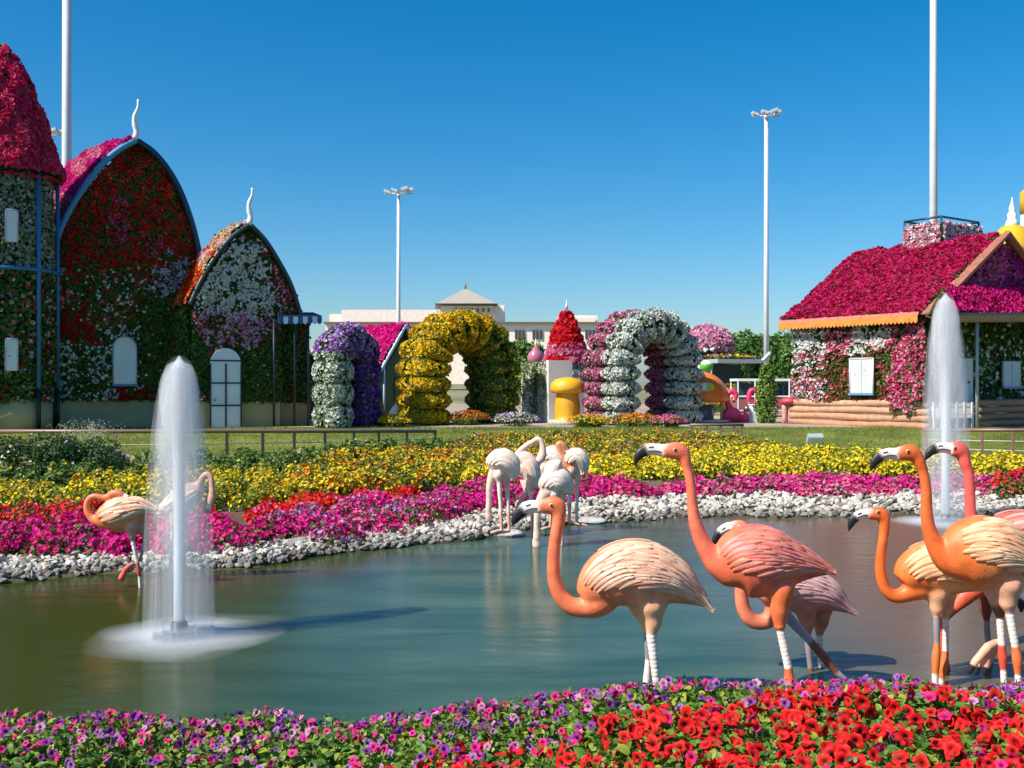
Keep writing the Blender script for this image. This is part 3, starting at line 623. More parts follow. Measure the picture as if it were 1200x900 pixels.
flower_arch('flower_arch', 'narrow arch with one white and one purple flowered leg', gp(407, 37.5), math.radians(56), 1.5, 3.72, .50, .58, 9, c_pu, 430, size=.06, lsize=.09, bul=.24)

# ------------------------------------------------------------------ small park structures in the middle distance
def hut(name, label, px, Y, w, d, hwall, hroof, rcols, wall, trim, yaw=.5, over=.3, fs=.85):
    c = gp(px, Y); r = thing(name, label, 'hut', c); e = np.array([math.cos(yaw), math.sin(yaw), 0]); n = np.array([math.sin(yaw), -math.cos(yaw), 0])
    a = Acc(); o = c-e*w/2-n*d/2; box(a, o, e*w, n*d, UP*hwall, wall)
    slab(a, [o+n*d+UP*hwall, o+e*w+n*d+UP*hwall, c+n*d/2+UP*(hwall+hroof*.96)], -n*d, wall); a.build('wall', M_WALL, r)
    a = Acc(); ap_ = c+UP*(hwall+hroof)
    for s in (-1, 1):
        ev = c+e*s*(w/2+over)+UP*(hwall-hroof*over/(w/2)); q = np.array([ev+n*(d/2+over), ev-n*(d/2+over), ap_-n*(d/2+over), ap_+n*(d/2+over)]); nv = unit(np.cross(q[1]-q[0], q[2]-q[1])); nv = nv if nv[2] > 0 else -nv
        flower_face(a, q, nv, 300, mixfn(rcols, fs), .08, .16, .5, .11)
    a.build('roof', FM, r)
    a = Acc()
    for s in (-1, 1):
        ev = c+e*s*(w/2+over)+UP*(hwall-hroof*over/(w/2))
        tube(a, [ev+n*(d/2+over+.06)-UP*.05, ap_+n*(d/2+over+.06)-UP*.02], .08, 4, trim, smooth=False); tube(a, [ev+n*(d/2+over+.06)-UP*.05, ev-n*(d/2+over)-UP*.05], .08, 4, trim, smooth=False)
        tube(a, [c+e*s*w*.47+n*(d/2+over), c+e*s*w*.47+n*(d/2+over)+UP*hwall], .05, 6, trim)
    a.build('trim', M_METAL, r); 
    a = Acc(); box(a, c+n*d/2-e*.4+n*.01, e*.8, n*.05, UP*min(1.9, hwall*.8), (.05, .09, .08)); a.build('door', M_WOOD, r); return r
hut('garden_hut', 'small hut with a bright magenta flower roof and pale blue trim', 450, 50, 2.6, 2.8, 2.5, 1.9, [(MG, 1), ((.8, .02, .3), .5)], (.06, .11, .05), (.42, .60, .68), .75)
hut('garden_kiosk', 'dark green kiosk with a faded pink flower roof behind the purple arch', 366, 47, 3, 2.4, 2.2, .8, [(LP, .7), (WH, .4)], (.03, .07, .06), (.35, .33, .30), .2, fs=.5)
Yg = 60; c = gp(829, Yg); sc = Yg/1200; zb = lambda y: CH-(y-450)*sc-c[2]; r = thing('gazebo', 'low pavilion under a broad rounded canopy of pale pink flowers beyond the white arch', 'gazebo', c)
a = Acc(); lathe_flowers(a, c, [(24*sc, zb(410)), (29*sc, zb(405)), (27*sc, zb(398)), (19*sc, zb(390)), (9*sc, zb(386)), (.5*sc, zb(384.5))], 260, lambda x, y, z: jit([(LP, 1), ((.76, .26, .50), .6), (WH, .2)], len(x)), .85, .085, .11, .25); a.build('canopy', FM, r)
a = Acc(); lathe(a, c, [(21*sc, 0), (21*sc, zb(409))], 8, (.025, .05, .055), smooth=False); a.build('wall', M_WALL, r)
for k in range(8):
    t = -PI/2+k*PI/4+.2; e = np.array([math.cos(t), math.sin(t), 0]); a = Acc(); tube(a, [c+e*24*sc, c+e*24*sc+UP*zb(408)], .09, 6, (.62, .66, .68)); a.build('post', M_METAL, r)
for k in (0, 1):
    t = -PI/2-.55+k*.85; e = np.array([math.cos(t), math.sin(t), 0]); q = np.array([-e[1], e[0], 0]); ce = c+e*28*sc; a = Acc()
    for s_ in (-1, 1): tube(a, [ce+q*s_*10*sc+UP*zb(412), ce+UP*zb(402)], .13, 4, (.66, .68, .70), smooth=False)
    slab(a, [ce-q*9*sc+UP*zb(412), ce+q*9*sc+UP*zb(412), ce+UP*zb(403)], -e*.2, (.03, .07, .07)); a.build('gable', M_METAL, r)
c = gp(855, 58); r = thing('open_shelter', 'low shelter with a grassy flat roof edged in grey', 'shelter', c); e = np.array([.95, .3, 0]); n = np.array([.3, -.95, 0])
a = Acc(); box(a, c-e*1.3-n*1+UP*2.75, e*2.8, n*2, UP*.22, (.34, .38, .40)); tube(a, [c+e*1.5+n*1+UP*2.86, c+e*2.0+n*1+UP*3.3], .13, 4, (.34, .38, .40), smooth=False); a.build('roof_slab', M_METAL, r)
a = Acc(); flower_face(a, np.array([c-e*1.2-n*.9+UP*2.99, c+e*1.4-n*.9+UP*2.99, c+e*1.4+n*.9+UP*2.99, c-e*1.2+n*.9+UP*2.99]), UP, 120, mixfn([(LP, .5), (YL, .5)], .35), .1, .2, 1.2, .15, back=False); a.build('roof_planting', FM, r)
for s in (-1, 1):
    a = Acc(); tube(a, [c+e*s*1.15, c+e*s*1.15+UP*2.75], .07, 8, (.1, .14, .14)); a.build('post', M_METAL, r)
a = Acc(); box(a, c-e*1.2-n*.9, e*2.4, n*.1, UP*2.7, (.03, .06, .06)); a.build('back_wall', M_WALL, r)

# red bell-roofed tower with white finial, planted screen wall, mushroom
Yt = 47; c = gp(664, Yt); sc = Yt/1200; r = thing('fairy_tower', 'round tower with a bright red bell-shaped flower roof and white finial', 'tower', c); zb = lambda y: CH-(y-450)*sc-c[2]
a = Acc(); lathe(a, c, [(.82, 0), (.82, zb(427))], 24, (.72, .74, .76)); a.build('wall', M_WALL, r)
a = Acc(); lathe_flowers(a, c, [(.90, zb(446)), (.93, zb(436)), (.88, zb(427))], 260, lambda x, y, z: jit([(WH, .7), ((.25, .4, .42), .5)], len(x)), .6, .09, .12); a.build('flower_collar', FM, r)
a = Acc(); lathe_flowers(a, c, [(24.5*sc, zb(427)), (22.5*sc, zb(420)), (17.5*sc, zb(403)), (11.5*sc, zb(386)), (5.5*sc, zb(373)), (2*sc, zb(366))], 480, lambda x, y, z: np.where(((z < zb(405)) & (hnoise(x*.12, y*.15, 1) > .55))[:, None], jit([(LP, .6), ((.75, .05, .2), .5)], len(x)), jit([(RD, 1), ((.6, .01, .06), .5)], len(x))), .9, .075, .1, .08, 9); a.build('roof', FM, r)
a = Acc(); lathe(a, c, [(5*sc, zb(370)), (3*sc, zb(365)), (1*sc, zb(361))], 12, (.10, .14, .16)); lathe(a, c, [(1.2*sc, zb(361)), (1.9*sc, zb(359)), (.9*sc, zb(357)), (.2*sc, zb(351))], 10, (.75, .72, .62)); a.build('finial', M_METAL, r)
c = gp(628, 50); sc = 50/1200; zb = lambda y: CH-(y-450)*sc-c[2]
r = thing('small_turret', 'slim turret with a dusky pink onion dome and pale finial left of the red tower', 'tower', c); a = Acc(); lathe(a, c, [(.32, 0), (.32, zb(425))], 16, (.55, .45, .42)); a.build('wall', M_WALL, r)
a = Acc(); lathe(a, c, [(.34, zb(426)), (.42, zb(420)), (.36, zb(414)), (.16, zb(409)), (.05, zb(405))], 16, (.42, .14, .20)); a.build('dome', M_GLOSS, r)
a = Acc(); lathe(a, c, [(.05, zb(406)), (.08, zb(403)), (.01, zb(397))], 8, (.75, .7, .5)); a.build('finial', M_METAL, r)
Yw = 42.; c = gp(643, Yw); r = thing('screen_wall', 'pale concrete wall hung with trailing vines beside the yellow mushroom', 'wall', c)
q0, q1 = P(611, 424, 44.2), P(640, 424, 41.6); q0[2] = q1[2] = P(640, 424, 41.6)[2]; bz = c[2]-.1; ew = q1-q0; nw = unit(np.array([-ew[1], ew[0], 0])); nw = nw if nw[1] < 0 else -nw; H = q1[2]-bz
a = Acc(); box(a, [q0[0], q0[1], bz], ew, -nw*1.0, UP*H, (.58, .56, .52)); box(a, [q1[0], q1[1], bz], unit(ew)*.25, -nw*1.05, UP*(H+.06), (.66, .66, .66)); a.build('panel', M_WALL, r)
a = Acc()
for k in range(34):
    u = rng.random(); L = H*(.25+.7*rng.random()); o = np.array([q0[0], q0[1], q1[2]])+ew*u+nw*.05; m = int(L*26); z = rng.random(m)*L
    pts = o+np.stack([rng.normal(size=m)*.05, rng.normal(size=m)*.03, -z], 1)+nw*(.04*rng.random(m))[:, None]; scatter(a, TL, pts, nw, .09*(.6+.8*rng.random(m)), leafcol(m, .5)*1.1, tilt=.6)
a.build('vines', M_LEAF, r)
Ym = 40.5; c = gp(665, Ym); sc = Ym/1200; r = thing('mushroom_sculpture', 'golden yellow mushroom sculpture with a wavy stem', 'sculpture', c); zb = lambda y: CH-(y-450)*sc-c[2]
a = Acc(); lathe(a, c, [(16*sc, 0), (15.5*sc, zb(498)), (14*sc, zb(486)), (15.3*sc, zb(478)), (14*sc, zb(470)), (13*sc, zb(463)), (13.6*sc, zb(457))], 28, (.68, .32, .012), wob=.06); a.build('stem', M_STATUE, r)
a = Acc(); lathe(a, c, [(12*sc, zb(461)), (19*sc, zb(460)), (20.5*sc, zb(455)), (19*sc, zb(449)), (14*sc, zb(444.5)), (6*sc, zb(442.5)), (.5*sc, zb(442))], 28, (.74, .38, .012), wob=.08); a.build('cap', M_STATUE, r)
a = Acc(); lathe(a, c, [(24*sc, -.05), (24*sc, .12), (22*sc, .16)], 20, (.45, .42, .36), wob=.3); a.build('base_slab', M_STONE, r)

# orange fruit-shaped kiosk
Yk = 43.; c = gp(819, Yk); sc = Yk/1200; zb = lambda y: CH-(y-450)*sc-c[2]; r = thing('orange_kiosk', 'kiosk shaped like a halved orange fruit, dome roof over a round counter', 'kiosk', c)
ORG_C = (.76, .19, .012)
a = Acc(); R_ = 35*sc; th = np.linspace(0, PI/2, 10); lathe(a, c, [(R_*.96, zb(471))]+[(R_*math.cos(t), zb(468)+33*sc*math.sin(t)) for t in th[:-1]]+[(.02, zb(435))], 32, ORG_C); dm = a.build('dome_roof', M_GLOSS, r)
a = Acc()
for dx, dz, w, hh, col in ((-.10, .35, .36, .20, (.55, .62, .03)), (.16, .40, .24, .18, (.78, .78, .74))):
    t = np.linspace(0, 2*PI, 12, endpoint=False); d0 = unit(np.array([.05+dx, -1, 0])); n3 = unit(d0*math.cos(.42)+UP*math.sin(.42)); ce = c+UP*zb(468)+n3*R_*.985; ex = unit(np.cross(UP, n3))*-1; ey = np.cross(n3, ex)
    slab(a, [ce+ex*(w*math.cos(q)+dx*1.2)+ey*hh*math.sin(q) for q in t], n3*.07, col)
a.build('leaf_emblem', M_GLOSS, dm)
for k in range(6):
    t = k*PI/3+.3; e = np.array([math.cos(t), math.sin(t), 0])*R_*.86; a = Acc(); tube(a, [c+e+UP*zb(493), c+e+UP*zb(470)], .05, 8, (.55, .33, .12)); a.build('post', M_METAL, r)
a = Acc(); lathe(a, c, [(R_*.55, 0), (R_*.86, zb(506)), (R_*.98, zb(497)), (R_*.98, zb(494))], 32, ORG_C); a.build('base', M_GLOSS, r)
a = Acc(); lathe(a, c, [(R_*1.02, zb(494)), (R_*1.05, zb(493)), (R_*1.0, zb(491.5))], 32, (.66, .60, .52)); a.build('counter', M_GLOSS, r)
a = Acc(); lathe(a, c, [(R_*.5, zb(494)), (R_*.5, zb(474))], 16, (.10, .14, .20)); a.build('serving_equipment', M_GLASS, r)
c = gp(828, 56)+UP*0; r = thing('frog_stand_in', 'green and white ball on a pole standing in for a frog figure above the orange kiosk', 'ornament', c); cz = CH+21*56/1200-c[2]  # plain ball stands in for a frog-like figure
a = Acc(); tube(a, [c, c+UP*(cz-.2)], .05, 8, (.3, .35, .3)); a.build('pole', M_METAL, r)
a = Acc(); t = np.linspace(-PI/2, PI/2, 13); lathe(a, c+UP*cz, [(max(.01, .36*math.cos(q)), .32*math.sin(q)) for q in t], 18, colp=[(.10, .42, .03) if q < .35 else (.75, .77, .70) for q in t]); a.build('ball', M_GLOSS, r)

# pedestal box, white tram carriage, red-topped table
c = gp(887, 42); r = thing('pedestal_box', 'white box pedestal beside the magenta bird figures', 'pedestal', c); a = Acc(); box(a, c+np.array([-.22, -.2, 0]), (.45, .06, 0), (-.06, .42, 0), UP*.70, (.76, .78, .80)); a.build('box', M_WALL, r); a = Acc(); box(a, c+np.array([-.25, -.23, .702]), (.51, .06, 0), (-.06, .48, 0), UP*.05, (.7, .72, .74)); a.build('top', M_WALL, r)
c = gp(900, 50); r = thing('tram_carriage', 'white open-sided tram carriage with dark seats behind the log house', 'carriage', c); L = 3.4
a = Acc()
for z0, h, col in ((.35, .5, (.30, .10, .12)), (1.72, .12, (.72, .74, .76)), (.95, .07, (.72, .74, .76)), (.28, .10, (.7, .72, .74))): box(a, c+np.array([-L/2, -.8, z0]), (L, 0, 0), (0, 1.6, 0), UP*h, col)
a.build('body', M_GLOSS, r); a = Acc()
for x in np.linspace(-L/2+.03, L/2-.08, 5):
    for y in (-.82, .76): box(a, c+np.array([x, y, .3]), (.06, 0, 0), (0, .06, 0), UP*1.5, (.74, .76, .78))
a.build('frame', M_METAL, r); a = Acc(); box(a, c+np.array([-L/2+.1, -.3, .9]), (L-.2, 0, 0), (0, .5, 0), UP*.72, (.03, .05, .07)); a.build('seat_back', M_GLASS, r)
for x in (-1.1, 1.1):
    a = Acc(); tube(a, [c+np.array([x, -.88, .3]), c+np.array([x, -.7, .3])], .28, 16, (.02, .02, .02)); a.build('wheel', M_GLOSS, r)
c = gp(925, 41); sc = 41/1200; r = thing('toadstool_table', 'round red-topped toadstool table on pinkish legs beside the logs', 'table', c)
a = Acc(); lathe(a, c, [(.30, .80), (.37, .84), (.36, .95), (.25, 1.02), (.02, 1.05)], 20, (.55, .05, .06), wob=.1); a.build('top', M_STATUE, r)
for dx in (-.2, .02, .22):
    a = Acc(); lathe(a, c+np.array([dx, .05*dx, -.02]), [(.13, 0), (.10, .25), (.11, .6), (.09, .84)], 12, (.55, .27, .25), wob=.15); a.build('leg', M_STATUE, r)
c = gp(467, 41); r = thing('toadstool_ornament', 'cream conical toadstool ornament at the foot of the yellow arch', 'ornament', c); a = Acc(); lathe(a, c, [(.14, 0), (.11, .35)], 12, (.7, .62, .5)); a.build('stem', M_STATUE, r)
a = Acc(); lathe(a, c, [(.42, .30), (.44, .36), (.28, .62), (.1, .82), (.01, .88)], 20, (.74, .68, .54)); a.build('cap', M_STATUE, r)
# yellow domed pavilion top behind the log house
for px, Y, yb, yt, w, col, lab in ((1186, 60, 300, 262, 19, (.68, .40, .02), 'yellow domed turret with a white spire just over the crimson roof'), (1206, 63, 300, 222, 9, (.66, .34, .02), 'taller orange-yellow turret cut by the photo edge, behind the spired dome')):
    c = gp(px, Y); sc = Y/1200; zb = lambda y: CH-(y-450)*sc-c[2]; r = thing('domed_turret', lab, 'turret', c)
    if px < 1200:
        a = Acc(); lathe(a, c, [(w*sc, 0), (w*sc, zb(300))], 24, (.66, .62, .5)); a.build('wall', M_WALL, r)
        a = Acc(); lathe(a, c, [(25*sc, zb(302)), (24*sc, zb(288)), (19*sc, zb(274)), (12*sc, zb(266)), (6*sc, zb(264))], 24, col); a.build('dome', M_GLOSS, r)
        a = Acc(); lathe(a, c, [(9*sc, zb(266)), (6*sc, zb(259)), (4.6*sc, zb(256)), (5.2*sc, zb(251)), (3.0*sc, zb(248)), (3.6*sc, zb(244)), (1.4*sc, zb(238)), (.3*sc, zb(231))], 16, (.76, .76, .74)); a.build('finial', M_WALL, r)
    else:
        a = Acc(); lathe(a, c, [(w*sc, 0), (w*sc, zb(252))], 24, (.72, .70, .62)); a.build('wall', M_WALL, r)
        a = Acc(); lathe(a, c, [(w*1.1*sc, zb(250)), (w*1.1*sc, zb(226)), (w*.7*sc, zb(222))], 24, col); a.build('dome', M_GLOSS, r)
        a = Acc(); lathe(a, c, [(4*sc, zb(222)), (2*sc, zb(215)), (.3*sc, zb(200))], 12, (.76, .76, .74)); a.build('finial', M_WALL, r)

# ------------------------------------------------------------------ far hotel, masts, trees
Yh = 260.; sc = Yh/1200; HB = thing('hotel_building', 'long pale hotel with slit windows and a pavilion roof on the skyline', 'building', P(560, 445, Yh)*np.array([1, 1, 0])+np.array([0, 0, .5]))
CR_ = (.86, .74, .63); a = Acc()
def hb(x0, x1, y0, y1, dep, fr, col=CR_, acc=None):
    o = P(x0, y1, Yh); box(acc or a, [o[0], Yh+fr, o[2]], ((x1-x0)*sc, 0, 0), (0, dep, 0), UP*(y1-y0)*sc, col)
hb(381, 740, 379, 450, 40, 0); hb(398, 530, 362, 379, 28, 3); hb(381, 405, 366, 379, 20, 6); hb(516, 591, 357, 379, 22, 1.5); hb(655, 700, 370, 379, 22, 6); hb(672, 705, 366, 372, 10, 12)
hb(516, 578, 358, 366, 18, .8, (.86, .75, .65)); a.build('wall', M_WALL, HB)
a = Acc(); hb(380, 742, 377.4, 379.4, 42, -1, (.16, .12, .10)); hb(531, 582, 356.6, 358, 20, .2, (.10, .08, .07)); a.build('cornice', M_WALL, HB)
a = Acc(); b0 = [P(x, 357, Yh+f) for x, f in ((510, -1), (583, -1), (583, 17), (510, 17))]; tp = P(545, 338, Yh+8)
for q in b0: q[2] = P(545, 356.6, Yh)[2]
slab(a, b0, UP*.2, (.16, .14, .12)); a.add(b0+[tp], [(0, 1, 4), (1, 2, 4), (2, 3, 4), (3, 0, 4)], (.34, .30, .25)); tube(a, [tp-UP*.5, tp+UP*1.2], .35, 8, (.2, .18, .15)); a.build('roof', M_WALL, HB)
for gx_ in list(np.arange(418, 735, 20.6)):
    for k in range(3):
        a = Acc(); o = P(gx_+k*4.4, 397.5, Yh); box(a, [o[0], Yh-.35, o[2]], (2.5*sc, 0, 0), (0, .3, 0), UP*10.5*sc, (.06, .05, .05)); a.build('window', M_GLASS, HB)
for k in range(7):
    a = Acc(); o = P(533+k*6.4, 365.5, Yh); box(a, [o[0], Yh+.4, o[2]], (2.2*sc, 0, 0), (0, .3, 0), UP*4.5*sc, (.08, .06, .06)); a.build('window', M_GLASS, HB)

def mast(px, Y, ytop, r0, r1, label, head=True):
    c = gp(px, Y); zt = CH-(ytop-450)*Y/1200; m = thing('light_mast', label, 'lamp mast', c, group='tall floodlight masts')
    a = Acc(); tube(a, [c, c+UP*(zt-c[2])*.5, [c[0], c[1], zt]], [r0, (r0+r1)/2, r1], 12, (.62, .64, .66)); a.build('pole', M_METAL, m)
    a = Acc(); lathe(a, c, [(r0*2.2, 0), (r0*2.2, .05), (r0*1.3, .08), (r0*1.2, .4)], 12, (.5, .5, .5)); a.build('base_flange', M_METAL, m)
    w = 16*Y/1200
    a = Acc(); t0 = np.array([c[0], c[1], zt]); tube(a, [t0-UP*.05-np.array([w, 0, 0]), t0-UP*.05+np.array([w, 0, 0])], .05, 6, (.5, .52, .54)); tube(a, [t0-np.array([0, w, 0]), t0+np.array([0, w, 0])], .05, 6, (.5, .52, .54)); a.build('crossarm', M_METAL, m)
    for dx, dy, s in ((-.8, 0, -1), (-.2, -.5, -1), (.5, -.4, 1), (.85, .1, 1)):
        a = Acc(); q = t0+np.array([dx*w, dy*w, .06]); f = w*.46; box(a, q-np.array([f/2, f/2, 0]), (f, 0, s*f*.35), (0, f, -.1*f), (-.1*f, 0, f*.42), (.52, .54, .56)); a.build('floodlight', M_METAL, m)
    return m
mast(467, 72, 226, .17, .11, 'light mast rising behind the yellow arch, its cluster head in view')
mast(898, 62, 135, .17, .12, 'light mast by the log house with its four-lamp head in view')
mast(78.5, 46, -150, .25, .18, 'thick light mast behind the arch cottage, head out of the photo')
mast(1094, 52, -260, .22, .15, 'light mast behind the crimson roof, head out of the photo')
mast(58, 75, 158, .17, .12, 'distant light mast whose lamp head peeps between turret and cottage roof')

def leaf_crown(a, c, rx, ry, rz, n, size, yel=.25, lobes=9, seed=0, dark=1.):
    """uneven crown: leaf clumps around several lobes"""
    r_ = np.random.default_rng(seed); L = r_.normal(size=(lobes, 3)); L = unit(L)*np.array([.62, .62, .66])*(.5+.6*r_.random((lobes, 1))); L = np.vstack([L, [[0, 0, 0]]])
    k = r_.integers(0, len(L), n); d = unit(r_.normal(size=(n, 3)))*(.42*(.75+.35*r_.random((n, 1))))
    q = (L[k]+d)*np.array([rx, ry, rz]); N = unit(q+d*2)
    pts = np.asarray(c)+q; scatter(a, TL, pts, N, size*(.6+.8*r_.random(n)), leafcol(n, yel)*(1.35*dark*(.75+.5*r_.random(len(L)))[k])[:, None], tilt=.7, mat=0)
def tree(px, Y, ytop, w, label, seed, yel=.15, group=None, conical=True, name='tree'):
    c = gp(px, Y); h = CH-(ytop-450)*Y/1200-c[2]; r = thing(name, label, 'tree', c, group)
    a = Acc(); tube(a, [c, c+UP*h*.4+np.array([.05*h, 0, 0]), c+UP*h*.8], [.035*h, .025*h, .008*h], 8, (.10, .075, .05)); 
    for k in range(5):
        t = k*1.3+seed; z = h*(.25+.1*k); d = np.array([math.cos(t), math.sin(t), .8])*w*.5; tube(a, [c+UP*z+np.array([.05*h, 0, 0])*min(1, z/h/.4), c+UP*z+d*.6, c+UP*(z+.1*h)+d], [.014*h, .009*h, .004*h], 6, (.10, .075, .05))
    a.build('trunk', M_BARK, r); a = Acc(); leaf_crown(a, c+UP*h*.55, w, w, h*.47, 2600, .05*h+.06, yel, 10, seed); a.build('crown', M_LEAF, r); return r
g = 'trees along the far edge of the park'
for i, (px, Y, yt, w) in enumerate([(853, 118, 393, 2.6), (873, 120, 391, 2.8), (894, 119, 392, 2.7), (915, 121, 390, 2.8), (938, 118, 389, 2.7)]): tree(px, Y, yt, w, 'broad dark green tree of the back row behind the slender ones', 50+i, .1, 'back row of trees beyond the park')
for i, (px, Y, yt, w) in enumerate([(848, 95, 397, 1.5), (857, 100, 389, 1.6), (868, 92, 395, 1.5), (878, 96, 390, 1.6), (889, 100, 393, 1.5), (900, 94, 388, 1.6), (911, 98, 394, 1.5), (921, 93, 390, 1.6), (931, 98, 386, 1.7), (943, 96, 392, 1.6), (840, 104, 398, 1.5)]):
    tree(px, Y, yt, w*1.15, 'slender bushy green tree in the row between the pavilion and the log house', i, .2, g)
for i, (px, Y, yt, w) in enumerate([(604, 90, 399, 1.7), (618, 88, 396, 1.8), (634, 92, 400, 1.7), (452, 95, 402, 1.6), (438, 98, 407, 1.5), (695, 90, 405, 1.5)]):
    tree(px, Y, yt, w, ['rounded green tree right of the yellow arch', 'rounded light green tree just left of the red tower', 'rounded green tree partly behind the vine-hung wall', 'green tree top peeping over the magenta hut', 'small green tree top left of the magenta hut', 'green tree between red tower and white arch'][i], 30+i, .45, None)
def bush(px, Y, w, h, label, seed, cols=None, fs=0, yel=.3, name='bush', group=None, n=1800, dark=1., size=.10, py=None, cat='bush'):
    c = gp(px, Y); r = thing(name, label, cat, c, group); a = Acc(); leaf_crown(a, c+UP*h*.45, w, w*.8, h*.6, n, size, yel, 8, seed, dark); a.build('foliage', M_LEAF, r)
    if cols:
        a = Acc(); m = int(n*fs); d = unit(rng.normal(size=(m, 3))); d[:, 2] = np.abs(d[:, 2]); q = c+UP*h*.4+d*np.array([w, w*.8, h*.62])*(.85+.25*rng.random((m, 1))); scatter(a, T5, q, d, .03*(.7+.6*rng.random(m)), jit(cols, m), tilt=.5); b_ = a.build('blooms', M_PETAL, r); b_['kind'] = 'stuff'
    a = Acc(); tube(a, [c-UP*.1, c+UP*h*.4], [.05, .02], 6, (.1, .08, .05)); a.build('stem', M_BARK, r); return r
bush(850, 52, 2.0, 1.5, 'mound of golden-orange foliage behind the orange kiosk', 3, [((.6, .25, .02), .7), (YL, .4)], 1.2, .6)
bush(878, 55, 1.6, 1.5, 'second golden-orange mound nearer the lamp mast', 4, [((.6, .25, .04), .7), (YL, .4)], 1.0, .6)
# creeper round the foot of a mast
c = gp(898, 41.5); r = thing('climbing_plant', 'bright green climbing plant in a tall column before the lamp mast', 'plant', c); a = Acc()
n = 2200; z = rng.random(n)*2.35; rr_ = .42*(1-.5*(z/2.35)**2)*np.sqrt(rng.random(n))*(.8+.5*hnoise(z*3, z*0)); t = rng.random(n)*2*PI; q = c+np.stack([rr_*np.cos(t), rr_*np.sin(t), z], 1)
scatter(a, TL, q, np.stack([np.cos(t), np.sin(t), .4+0*t], 1), .12, leafcol(n, .6)*1.3, tilt=.6); a.build('foliage', M_LEAF, r)
a = Acc(); tube(a, [c, c+UP*2.2], [.06, .03], 6, (.1, .08, .05)); a.build('stem', M_BARK, r)

# ------------------------------------------------------------------ fences, floodlight, path
def fence(label, pts, posts, ztop_y, name='railing', wires=(.38, .70), rail=.045, th=.03):
    """pts: (px, Y) of the rail's corners"""
    W3 = [P(px, ztop_y, Y) for px, Y in pts]; r = thing(name, label, 'railing', [W3[0][0], W3[0][1], float(ground(W3[0][0], W3[0][1]))])
    a = Acc(); tube(a, W3, rail, 8, (.20, .115, .085), smooth=True); a.build('top_rail', M_METAL, r)
    px_ = np.array([p[0] for p in pts]); Yv = np.array([p[1] for p in pts])
    for x in posts:
        j = min(max(np.searchsorted(px_, x)-1, 0), len(px_)-2); A, B = W3[j], W3[j+1]; k = (x-600)/1200; f = (k*A[1]-A[0])/((B-A)[0]-k*(B-A)[1]); q = A+(B-A)*f
        g0 = float(ground(q[0], q[1]))-.05; a = Acc(); box(a, [q[0]-th, q[1]-th, g0], (2*th, 0, 0), (0, 2*th, 0), UP*(q[2]-g0), (.23, .13, .09)); a.build('post', M_METAL, r)
    for w in wires:
        a = Acc(); L = []
        for q in W3: g0 = float(ground(q[0], q[1])); L.append([q[0], q[1], q[2]-(q[2]-g0)*w])
        tube(a, L, .014, 6, (.42, .40, .34)); a.build('wire', M_METAL, r)
    return r
fence('long brown railing on the grass bank before the flower cottage', [(-60, 22.5), (210, 23.5), (380, 25.5), (511, 28)], [-8, 62, 135, 200, 266, 308, 345, 381, 415, 444, 477, 510], 505.5)
fence('short brown railing left of the log house lawn', [(809, 31.5), (871, 32)], [810, 829, 845, 861, 870], 498, wires=(.45, .8))
fence('brown railing before the dark porch of the log house', [(1082, 27), (1260, 25)], [1085, 1118, 1151, 1187, 1225], 504)
c2 = G(955, 526); c = np.array([c2[0], c2[1], float(ground(*c2))]); r = thing('floodlight', 'small grey floodlight lying on the lawn before the log wall', 'floodlight', c)
a = Acc(); box(a, c+np.array([-.22, 0, .12]), (.44, .02, 0), (0, .12, .10), np.array([0, -.14, .22]), (.32, .38, .38)); hd = a.build('housing', M_METAL, r)
a = Acc(); box(a, c+np.array([-.20, -.02, .135]), (.40, .02, 0), (0, -.008, -.006), np.array([0, -.12, .19]), (.55, .62, .62)); a.build('lens', M_GLASS, r)
a = Acc(); tube(a, [c+np.array([-.24, .06, .0]), c+np.array([-.24, .06, .2])], .02, 6, (.1, .1, .1)); tube(a, [c+np.array([.24, .06, .0]), c+np.array([.24, .06, .2])], .02, 6, (.1, .1, .1)); a.build('bracket', M_METAL, r)
pp = [G(362, 579), G(446, 575.5), G(446, 568), G(362, 569)]; V = []; F = []; k = 10
for i in range(k+1):
    for j in range(4):
        q = (pp[0]*(1-i/k)+pp[1]*i/k)*(1-j/3)+(pp[3]*(1-i/k)+pp[2]*i/k)*j/3; V.append([q[0], q[1], float(ground(*q))+.07])
for i in range(k):
    for j in range(3): F.append((i*4+j, (i+1)*4+j, (i+1)*4+j+1, i*4+j+1))
tag(Acc().add(V, np.array(F), (.36, .29, .26), 0, True).build('path', M_STONE), kind='structure', label='short stretch of grey-brown path between the beds')

